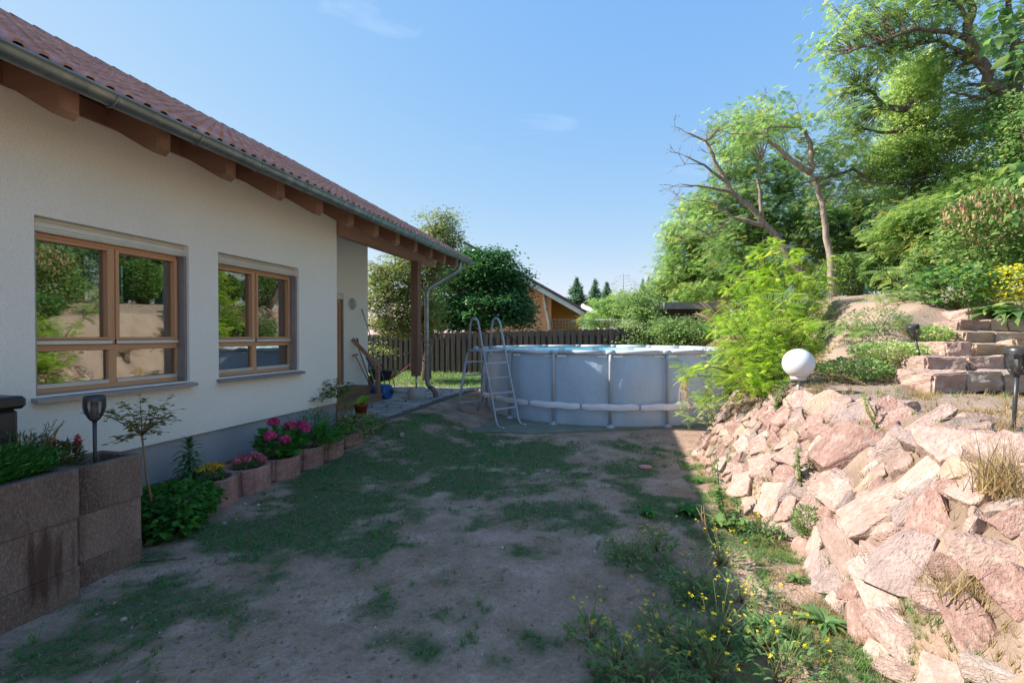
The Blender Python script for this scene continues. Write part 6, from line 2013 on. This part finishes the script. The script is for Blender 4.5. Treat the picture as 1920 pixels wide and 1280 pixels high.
# ------------------------------------------------------------------ trees
TLOC = T_compound(4, .20, .38, .25)


LEAFK = 1.2


def tree(name, label, trunk, r0, limbs=(), blobs=(), leaf='locust', size=.10, bark='bark', T=TL, cl=38, sig=.30, bare=(), twig=.35, cat='tree', sides=8, ztrunk=None, rough=.0):
    """trunk and limbs: lists of world points; blobs: crowns as (centre, rx, ry, rz, leaves)"""
    tr0 = trunk[0]
    zb = float(H(tr0[0], tr0[1])) - .1 if ztrunk is None else ztrunk
    t = thing(name, label, cat, (tr0[0], tr0[1], zb))
    tb = MB()
    def limb(pts, ra, rb, sd):
        pts = [Vector(p) for p in pts]
        out = []
        for i in range(len(pts) - 1):
            for k in range(4):
                q = pts[i].lerp(pts[i + 1], k / 4)
                if i or k: q = q + Vector((random.gauss(0, ra * .22), random.gauss(0, ra * .22), random.gauss(0, ra * .15)))
                out.append(q)
        out.append(pts[-1])
        n_ = len(out)
        tb.tube(out, [ra + (rb - ra) * i / (n_ - 1) for i in range(n_)], sd)
        return out
    tp = [(tr0[0], tr0[1], zb)] + [tuple(p) for p in trunk[1:]] if len(trunk) > 1 else None
    nodes = limb(tp, r0, r0 * .45, sides) if tp else []
    for lm_, ra in limbs:
        nodes += limb(lm_, ra, ra * .25, 6)
    tb.build('trunk', M_[bark], t)
    NA = np.array([tuple(q) for q in nodes]) if nodes else None
    if blobs:
        br = MB(); parts = []
        for (c, rx, ry, rz, n) in blobs:
            ncl = max(4, int(n / cl))
            cc = clump(c, rx, ry, rz, ncl, .35)
            cc = np.array(c) + (cc - np.array(c)) * rng.uniform(.65, 1.32, (ncl, 1))
            for ci in cc:
                feathery = leaf.startswith('locust') and T is TL
                m_ = int(cl * LEAFK * random.uniform(.5, 1.5) / (3.3 if feathery else 1))
                sg = sig * random.uniform(.6, 1.3)
                pts = ci + rng.normal(size=(m_, 3)) * np.array([sg, sg, sg * .42])
                out = pts - np.array(c)
                az_ = np.arctan2(out[:, 1], out[:, 0]) + rng.normal(0, .9, m_)
                tint0 = random.uniform(-.15, .15)
                parts.append(scatter(TLOC if feathery else T, pts, rotmats(az_, rng.uniform(-.8, .5, m_), rng.normal(0, .5, m_)), size * (1.72 if feathery else .86) * rng.uniform(.6, 1.3, m_), np.clip(rng.random(m_) + tint0, 0, 1)))
                if NA is not None and random.random() < twig:
                    dd2 = np.linalg.norm(NA - ci, axis=1)
                    o_ = Vector(NA[int(np.argmin(dd2 + (NA[:, 2] > ci[2]) * .8))]); e_ = Vector(ci)
                    md = o_.lerp(e_, .5) + Vector((random.gauss(0, .1), random.gauss(0, .1), .12 * (e_ - o_).length * random.random()))
                    if (e_ - o_).length < 5:
                        br.tube([o_, md, e_], [.035 * size * 10 * .5, .02 * size * 5, .004], 4, caps=False)
        if br.v: br.build('branches', M_[bark], t)['kind'] = 'stuff'
        leafobj('crown', parts, LM[leaf], t)
    if bare:
        bw = MB()
        def rec(p, d, ln, r, dep):
            e = p + d * ln
            md = p.lerp(e, .5) + Vector((random.gauss(0, .06), random.gauss(0, .06), random.gauss(0, .06))) * ln
            bw.tube([p, md, e], [r, r * .8, r * .55], 4, caps=False)
            if dep:
                for _ in range(random.choice((2, 3))):
                    nd = (d + Vector((random.gauss(0, .5), random.gauss(0, .5), random.gauss(.06, .45)))).normalized()
                    rec(p.lerp(e, random.uniform(.45, 1)), nd, ln * random.uniform(.5, .8), r * .6, dep - 1)
        for (p, d, ln, r) in bare:
            rec(Vector(p), Vector(d).normalized(), ln, r, 3)
        bw.build('bare_twigs', M_[bark], t)['kind'] = 'stuff'
    return t


def PP(*v): return [P(*q) for q in v]
def BL(px, py, Y, rx, ry, n, rz=None):
    """crown blob centred on a pixel, radii given in pixels at depth Y"""
    s_ = Y / 900
    return (P(px, py, Y), rx * s_, (rz or (rx + ry) / 2 * s_ if rz is None else rz), ry * s_, n)


def cone_tree(name, label, px, ytop, ybot, Y, wpx, n, leaf='conifer', size=.28):
    s_ = Y / 900
    top = P(px, ytop, Y); x, y = top[0], top[1]
    zb = P(px, ybot, Y)[2]
    hgt = top[2] - zb
    t = thing(name, label, 'tree', (x, y, 0))
    MB().tube([(x, y, 0), (x, y, zb), (x, y, top[2])], [.22, .18, .02], 7).build('trunk', M_['bark'], t)
    lay = 14; parts = []
    for i in range(lay):
        f_ = (i + .3) / lay
        z = top[2] - hgt * f_
        r = wpx * s_ * (.02 + .98 * f_ ** 1.05) * random.uniform(.8, 1.1)
        for k in range(9):
            a_ = random.uniform(0, 6.28); rr3 = r * random.uniform(.6, 1.1)
            m_ = int(n / lay / 9)
            u = rng.random(m_) ** .7
            pts = np.stack([x + math.cos(a_) * rr3 * u, y + math.sin(a_) * rr3 * u, z - .18 * rr3 * u + rng.normal(0, .10, m_)], 1) + rng.normal(0, size * .35 * min(1, .3 + f_ * 1.5), (m_, 3))
            parts.append(scatter(TLn, pts, rotmats(a_ + rng.normal(0, .8, m_), rng.uniform(-.6, .4, m_), rng.normal(0, .6, m_)), size * min(1, .35 + f_ * 1.3) * rng.uniform(.5, 1.2, m_)))
    leafobj('crown', parts, LM[leaf], t)
    return t


# left side: thuja by the fence and the dark laurel behind it
tb0 = P(800, 700, 15.2)
tree('thuja', 'tall thuja with yellowing sprays in front of the board fence', [P(800, 700, 15.2), P(805, 560, 15.2), P(815, 440, 15.2)], .16,
     [(PP((805, 600, 15.2), (770, 540, 15), (740, 500, 15)), .06), (PP((805, 580, 15.2), (730, 560, 15), (700, 530, 15)), .06), (PP((810, 520, 15.2), (835, 470, 15)), .05)],
     [BL(820, 445, 15.2, 28, 45, 3200), BL(842, 440, 15.3, 16, 36, 900), BL(760, 470, 15.4, 16, 30, 500), BL(800, 500, 15.2, 50, 40, 4200), BL(745, 530, 15.0, 42, 45, 4200), BL(715, 560, 14.6, 30, 55, 2800), BL(780, 575, 14.8, 48, 42, 4200), BL(735, 610, 14.6, 34, 26, 2200), BL(800, 605, 15, 30, 18, 900), BL(722, 655, 14.2, 14, 9, 130)],
     'thuja', .15, T=TLn, cl=44, sig=.20, twig=.5)
tree('laurel_tree', 'broad dark glossy laurel tree behind the board fence', [P(905, 700, 20), P(905, 600, 20), P(905, 520, 20)], .18,
     [(PP((905, 580, 20), (860, 540, 20)), .08), (PP((905, 580, 20), (960, 540, 20)), .08)],
     [BL(905, 510, 20, 55, 38, 6000), BL(850, 545, 20, 48, 45, 6000), BL(935, 540, 20, 52, 46, 7600), BL(900, 585, 19.6, 85, 30, 7000), BL(955, 580, 19.6, 34, 26, 3600), BL(835, 595, 19.6, 40, 26, 3500), BL(885, 480, 20, 22, 16, 900), BL(925, 483, 20, 18, 14, 700), BL(985, 606, 19.6, 14, 8, 300)],
     'dark', .17, T=TL, cl=40, sig=.28, twig=.3)
# distant conifers
cone_tree('spruce', 'broad dark spruce at the left of the far conifers', 1081, 522, 592, 55, 34, 5200, size=.5)
cone_tree('spruce', 'middle spruce of the far conifers beside the broad dark one', 1116, 525, 590, 58, 25, 3600, size=.5)
cone_tree('spruce', 'blue-green pointed spruce right of the middle one', 1138, 530, 592, 56, 21, 3200, size=.5)
cone_tree('spruce', 'slim dark spruce nearest the green robinia woods', 1205, 524, 592, 62, 17, 2200, size=.45)
cone_tree('spruce', 'slimmest dark spruce top just above the hedge', 1216, 520, 592, 63, 12, 1500, size=.45)
bt = P(1169, 512, 60)
tree('bare_tree', 'thin leafless tree top standing among the far conifers', [P(1169, 600, 60), P(1169, 512, 60)], .07, [], [], bark='barkp',
     bare=[(P(1169, 512 + k * 6, 60), (R_[0] * s_ + 0, R_[1] * s_, .12), .35 + .16 * k, .012) for k in range(1, 8) for s_ in (-1, 1)], cat='tree', ztrunk=0)
# hedge and bushes beyond the pool
for nm, lab, bl_, lf, sz in (
    ('bush', 'pale green leafy bush rising behind the pool rim', [BL(1210, 606, 17, 38, 34, 4200), BL(1200, 566, 17.2, 26, 20, 1300), BL(1190, 630, 16.6, 30, 20, 1500)], 'bush', .11),
    ('bush', 'grey green bush in front of the shed', [BL(1290, 622, 15, 48, 24, 3900), BL(1256, 612, 15.4, 24, 20, 1200)], 'bush', .10),
    ('bush', 'yellow green bush between orange house and hedge', [BL(1135, 590, 26, 34, 28, 2600), BL(1160, 570, 27, 26, 24, 1600), BL(1112, 600, 25, 14, 12, 500)], 'locust', .17),
    ('bush', 'bright shrub filling the gap left of the shed', [BL(1180, 572, 24, 24, 22, 1500), BL(1240, 548, 25, 22, 18, 1000)], 'bush', .15),
    ('bush', 'tangled green bush right of the shed and behind the sapling', [BL(1405, 618, 12, 42, 30, 2900), BL(1450, 590, 11.5, 46, 38, 3400)], 'weed', .09)):
    tree(nm, lab, [bl_[0][0], bl_[0][0]], .05, [], bl_, lf, sz, cat='bush', sig=.22, ztrunk=0)
for o in [o for o in bpy.data.objects if o.name.startswith('bush') and o.type == 'EMPTY']:
    c_ = wloc(o)
    for ch in o.children:
        if ch.name.startswith('trunk'):
            me = ch.data; bpy.data.objects.remove(ch)
            MB().tube([(c_.x, c_.y, -.1), (c_.x + .05, c_.y, 1.0), (c_.x - .05, c_.y, 1.9)], [.06, .05, .02], 7).build('trunk', M_['bark'], o)

# right: robinia woods, from far to near
tree('robinia', 'feathery robinia at the left edge of the woods', [P(1300, 620, 24), P(1305, 520, 24), P(1290, 440, 24)], .22,
     [(PP((1305, 540, 24), (1270, 480, 24), (1250, 450, 24)), .08), (PP((1300, 500, 24), (1340, 440, 24)), .09), (PP((1380, 560, 22), (1360, 490, 22), (1310, 450, 22), (1250, 440, 22)), .10)],
     [BL(1285, 450, 24, 42, 42, 3600), BL(1268, 505, 24, 36, 34, 2800), BL(1330, 430, 24, 40, 50, 3400), BL(1300, 520, 23.5, 55, 34, 4200), BL(1345, 500, 23, 48, 48, 4200), BL(1290, 390, 24.5, 28, 24, 1300), BL(1250, 540, 24.5, 22, 22, 1100), BL(1330, 545, 22, 60, 18, 2000)],
     'locust', .15, T=TL, cl=34, sig=.30)
tree('robinia', 'robinia with dense middle crown behind the dead branches', [P(1420, 600, 20), P(1425, 480, 20), P(1415, 380, 20)], .24,
     [(PP((1425, 470, 20), (1380, 400, 20), (1360, 340, 20)), .1), (PP((1420, 440, 20), (1470, 370, 20), (1480, 320, 20)), .1)],
     [BL(1400, 400, 20, 48, 45, 4600), BL(1440, 330, 20, 50, 45, 3800), BL(1380, 460, 20, 50, 42, 4600), BL(1460, 420, 20, 48, 48, 4600), BL(1390, 290, 20.5, 34, 34, 1900), BL(1430, 240, 20.5, 40, 30, 1900), BL(1500, 350, 20.5, 34, 40, 2300), BL(1440, 500, 19, 60, 35, 4200), BL(1370, 320, 20, 30, 26, 1300), BL(1345, 370, 20, 34, 32, 1700), BL(1320, 400, 20.5, 26, 24, 1000), BL(1520, 440, 19, 36, 40, 2200)],
     'locust2', .13, cl=34, sig=.27)
tree('robinia', 'dark shaded robinia behind the bare grey trunk', [P(1600, 600, 19), P(1610, 480, 19), P(1600, 400, 19)], .24,
     [(PP((1610, 470, 19), (1570, 400, 19)), .09), (PP((1610, 470, 19), (1650, 400, 19)), .09)],
     [BL(1600, 430, 19, 55, 50, 5200), BL(1560, 470, 19, 40, 38, 3000), BL(1650, 470, 18.5, 45, 40, 3400), BL(1620, 370, 19, 50, 40, 3400), BL(1530, 400, 19, 34, 40, 2200), BL(1690, 440, 18, 40, 40, 2600)],
     'locust2', .14, cl=38, sig=.26)
tree('leaning_robinia', 'half dead robinia with bare grey branches reaching left', PP((1545, 640, 15), (1500, 510, 15), (1440, 420, 15), (1372, 360, 15), (1352, 330, 15)), .125,
     [(PP((1372, 360, 15), (1340, 300, 15), (1325, 265, 15), (1285, 248, 15)), .07), (PP((1430, 410, 15), (1420, 340, 15), (1428, 300, 15)), .06), (PP((1352, 335, 15), (1320, 310, 15), (1280, 290, 15)), .05),
      (PP((1372, 360, 15), (1320, 350, 15), (1275, 345, 15)), .05), (PP((1440, 425, 15), (1380, 410, 15), (1330, 440, 15), (1290, 420, 15)), .08), (PP((1380, 412, 15), (1340, 380, 15), (1310, 375, 15)), .05)],
     [BL(1370, 260, 15, 40, 30, 900), BL(1350, 225, 15, 26, 18, 260), BL(1400, 215, 15, 34, 26, 700), BL(1450, 190, 15.4, 26, 14, 260), BL(1310, 430, 15, 55, 28, 800)],
     'locust', .10, bark='barkp', cl=26, sig=.24,
     bare=[(P(1325, 265, 15), (-1, .1, .5), .55, .018), (P(1285, 248, 15), (-.8, 0, .5), .4, .014), (P(1320, 310, 15), (-1, 0, .15), .6, .018), (P(1280, 290, 15), (-1, 0, .3), .4, .014), (P(1300, 350, 15), (-1, 0, .1), .6, .016), (P(1275, 345, 15), (-1, 0, -.3), .35, .012),
           (P(1340, 300, 15), (-.5, 0, 1), .5, .015), (P(1330, 440, 15), (-1, 0, -.1), .5, .016), (P(1428, 300, 15), (.1, 0, 1), .5, .015), (P(1310, 375, 15), (-1, 0, .2), .5, .014)])
tree('grey_trunk_robinia', 'robinia with bare forked pale trunk in front of the woods', PP((1562, 570, 14), (1556, 470, 14), (1542, 380, 14), (1520, 322, 14)), .115,
     [(PP((1520, 322, 14), (1521, 280, 14), (1512, 250, 14), (1500, 238, 14), (1498, 215, 14)), .085), (PP((1520, 325, 14), (1490, 305, 14), (1455, 275, 14), (1435, 255, 14), (1370, 250, 14)), .085),
      (PP((1505, 300, 14), (1488, 290, 14)), .05), (PP((1435, 255, 14), (1445, 230, 14), (1430, 205, 14)), .04), (PP((1500, 238, 14), (1450, 238, 14), (1420, 245, 14)), .035), (PP((1521, 290, 14), (1540, 270, 14), (1560, 262, 14)), .035)],
     [BL(1460, 225, 14, 40, 26, 700), BL(1395, 255, 14, 34, 22, 420), BL(1540, 300, 14.4, 34, 34, 800), BL(1585, 300, 14.6, 40, 40, 1300), BL(1490, 260, 14.4, 30, 24, 420), BL(1570, 350, 14.6, 40, 34, 1200)],
     'locust', .095, bark='barkp', cl=26, sig=.22,
     bare=[(P(1498, 215, 14), (-.2, 0, 1), .3, .012), (P(1430, 205, 14), (-.2, 0, 1), .35, .012), (P(1370, 250, 14), (-1, 0, .2), .6, .014), (P(1455, 275, 14), (-1, 0, -.2), .6, .014), (P(1560, 262, 14), (.8, 0, .4), .4, .012), (P(1540, 380, 14), (.9, 0, .3), .5, .012)])
tree('robinia', 'bright robinia foliage filling the slope above the fence', [P(1760, 540, 12.5), P(1760, 440, 12.5), P(1750, 380, 12.5)], .14,
     [(PP((1755, 430, 12.5), (1700, 390, 12.5)), .06), (PP((1755, 430, 12.5), (1820, 380, 12.5)), .06)],
     [BL(1740, 410, 12.5, 70, 45, 5600), BL(1810, 390, 12.2, 60, 50, 5200), BL(1690, 440, 12.8, 42, 34, 2600), BL(1860, 440, 11.8, 50, 45, 3600), BL(1780, 460, 12, 60, 28, 3200), BL(1880, 350, 12, 40, 40, 2400), BL(1830, 320, 12.5, 30, 25, 1200)],
     'locust', .10, T=TL, cl=40, sig=.20)
tree('ivy_tree', 'tree trunk smothered in pale glossy ivy', [P(1725, 560, 14), P(1728, 400, 14), P(1722, 250, 14), P(1720, 140, 14)], .22,
     [(PP((1725, 330, 14), (1640, 340, 14), (1600, 318, 14), (1560, 330, 14), (1500, 345, 13.6)), .07), (PP((1760, 320, 13.6), (1700, 345, 13.6), (1620, 340, 13.4), (1590, 325, 13.4)), .05), (PP((1722, 240, 14), (1660, 250, 13.6), (1610, 240, 13.4), (1585, 215, 13.4)), .06)],
     [BL(1712, 140, 14, 42, 38, 4600), BL(1700, 200, 14, 55, 45, 6500), BL(1735, 260, 14, 70, 45, 7500), BL(1690, 300, 14, 60, 38, 5600), BL(1765, 330, 14, 62, 38, 5000), BL(1720, 370, 14, 60, 32, 4200), BL(1830, 240, 14, 48, 42, 3600), BL(1650, 330, 14, 36, 26, 1700)],
     'ivy', .085, T=TLw, cl=46, sig=.20, twig=.15)
LEAFK = .95
tree('large_robinia', 'largest robinia with dark forked trunk and thin crown at the upper right', PP((1935, 560, 12), (1918, 400, 12), (1900, 270, 12), (1880, 190, 12), (1845, 120, 12), (1815, 70, 12)), .21,
     [(PP((1815, 70, 12), (1818, 20, 12), (1812, -60, 12), (1800, -150, 12)), .12), (PP((1815, 72, 12), (1780, 60, 12), (1720, 55, 12), (1640, 80, 12), (1590, 100, 12)), .08), (PP((1900, 280, 12), (1905, 150, 12), (1890, 60, 12), (1885, -50, 12)), .15),
      (PP((1905, 250, 12), (1860, 185, 12), (1820, 180, 12), (1780, 172, 12)), .07), (PP((1880, 190, 12), (1925, 120, 12), (1950, 40, 12)), .1), (PP((1845, 120, 12), (1760, 75, 12.3), (1680, 95, 12.6)), .06),
      (PP((1700, 205, 13), (1655, 200, 13), (1630, 170, 13), (1605, 160, 13)), .09), (PP((1815, 40, 12), (1795, 5, 12), (1770, -20, 12)), .06)],
     [BL(1560, 90, 12.6, 40, 22, 800), BL(1600, 60, 12.6, 42, 24, 1000), BL(1650, 30, 12.6, 45, 22, 1000), BL(1620, 120, 12.8, 48, 26, 1300), BL(1590, 165, 13, 42, 24, 1000), BL(1680, 80, 12.8, 45, 26, 1300), BL(1740, 40, 12.4, 50, 34, 1700), BL(1560, 215, 13, 44, 22, 900), BL(1620, 210, 13, 40, 28, 1000),
      BL(1790, 90, 12.4, 45, 32, 1500), BL(1880, 60, 12.4, 40, 45, 1500), BL(1840, 190, 12.6, 45, 35, 1900), BL(1900, 140, 12.2, 34, 45, 1300), BL(1770, 150, 13, 38, 32, 1200), BL(1590, 260, 13.4, 45, 30, 1200), BL(1720, -10, 12.4, 60, 30, 1600), BL(1850, -40, 12.2, 90, 40, 3200), BL(1600, 5, 12.8, 50, 14, 500)],
     'locust', .095, cl=26, sig=.22, twig=.7)
tree('robinia', 'dark ivy clad trunk and foliage at the extreme right edge', [P(1990, 560, 11), P(1960, 400, 11), P(1930, 250, 11)], .25, [],
     [BL(1930, 260, 11.4, 45, 60, 4200), BL(1960, 380, 11.2, 60, 60, 4600), BL(1900, 210, 11.8, 34, 34, 1700)], 'locust2', .10, T=TLw, cl=40, sig=.2)
LEAFK = .9
# large leaved walnut twigs at the right edge, close
wal = thing('walnut_tree', 'walnut branches with large pale green leaves reaching in at the right edge', 'tree', (5.9, 4.2, 1.2))
wb2 = MB().tube([(6.3, 3.2, 0.9), (6.3, 3.3, 3.0), (6.0, 3.8, 4.6)], [.12, .09, .05], 8)
for v in ((1900, 40, 5.0), (1905, 90, 5.0), (1915, 310, 5.2), (1900, 350, 5.2), (1910, 400, 5.3), (1935, 150, 5)):
    e = P(*v); wb2.tube([(6.1, 3.7, 3.6 if v[1] < 200 else 2.8), tuple((np.array((6.1, 3.7, 3.4)) + e) / 2 + np.array([0, 0, .1])), tuple(e)], [.03, .02, .006], 6)
wb2.build('trunk', M_['bark'], wal)
parts = []
for v, nn in (((1900, 30, 5.0), 16), ((1885, 60, 5.0), 12), ((1912, 100, 5.0), 14), ((1915, 310, 5.2), 18), ((1905, 340, 5.2), 16), ((1912, 400, 5.3), 16), ((1880, 15, 5), 9), ((1940, 200, 5), 16), ((1950, 330, 5), 30)):
    e = P(*v); pts = e + rng.normal(0, .07, (nn, 3))
    parts.append(scatter(T_broad(.48, 4, .5, .1), pts, randrot(nn, (-1.0, .1), .5), .15 * rng.uniform(.7, 1.2, nn)))
leafobj('leaves', parts, LM['sap'] if 0 else LM['weed'], wal)

tree('robinia_thicket', 'distant green thicket closing the gap below the robinias', [P(1400, 620, 34), P(1400, 520, 34)], .2, [],
     [BL(1250, 560, 34, 34, 26, 2200), BL(1320, 545, 34, 60, 34, 3600), BL(1420, 530, 33, 70, 40, 4200), BL(1530, 510, 32, 70, 40, 4200), BL(1640, 500, 30, 70, 40, 4200), BL(1750, 490, 30, 70, 40, 4200), BL(1860, 480, 28, 70, 50, 4200)], 'locust', .24, cl=30, sig=.6, ztrunk=1.0)
# trees out beside the bank (they are what the house windows mirror)
k = 0
for (x, y, hh, lf, lab) in ((7.2, 7.0, 4.6, 'locust', 'broad robinia beside the bank, mirrored in the near window'), (8.8, 9.6, 5.2, 'locust2', 'dense robinia mirrored in the near window beside its broad neighbour'), (9.8, 12.6, 5.6, 'dark', 'dark tree mirrored between the two windows'),
                            (6.6, 4.0, 4.2, 'bush', 'pale green tree mirrored at the near window edge'), (10.6, 16.2, 6, 'locust2', 'tall robinia mirrored in the far window'), (11.5, 6.5, 6.2, 'dark', 'tall dark tree on the hilltop mirrored in the near window'), (13, 10.5, 7, 'dark', 'tallest dark tree on the hilltop mirrored in the windows')):
    z = float(H(x, y))
    tree('hillside_tree', lab, [(x, y, z), (x, y, z + hh * .4), (x + .2, y, z + hh * .7)], .16, [],
         [((x, y, z + hh * .62), 1.6, 1.6, hh * .40, 3800), ((x + .4, y + .9, z + hh * .26), 1.5, 1.5, hh * .26, 3000), ((x - .6, y - .9, z + hh * .18), 1.4, 1.4, hh * .2, 2400)], lf, .13, cl=40, sig=.28)
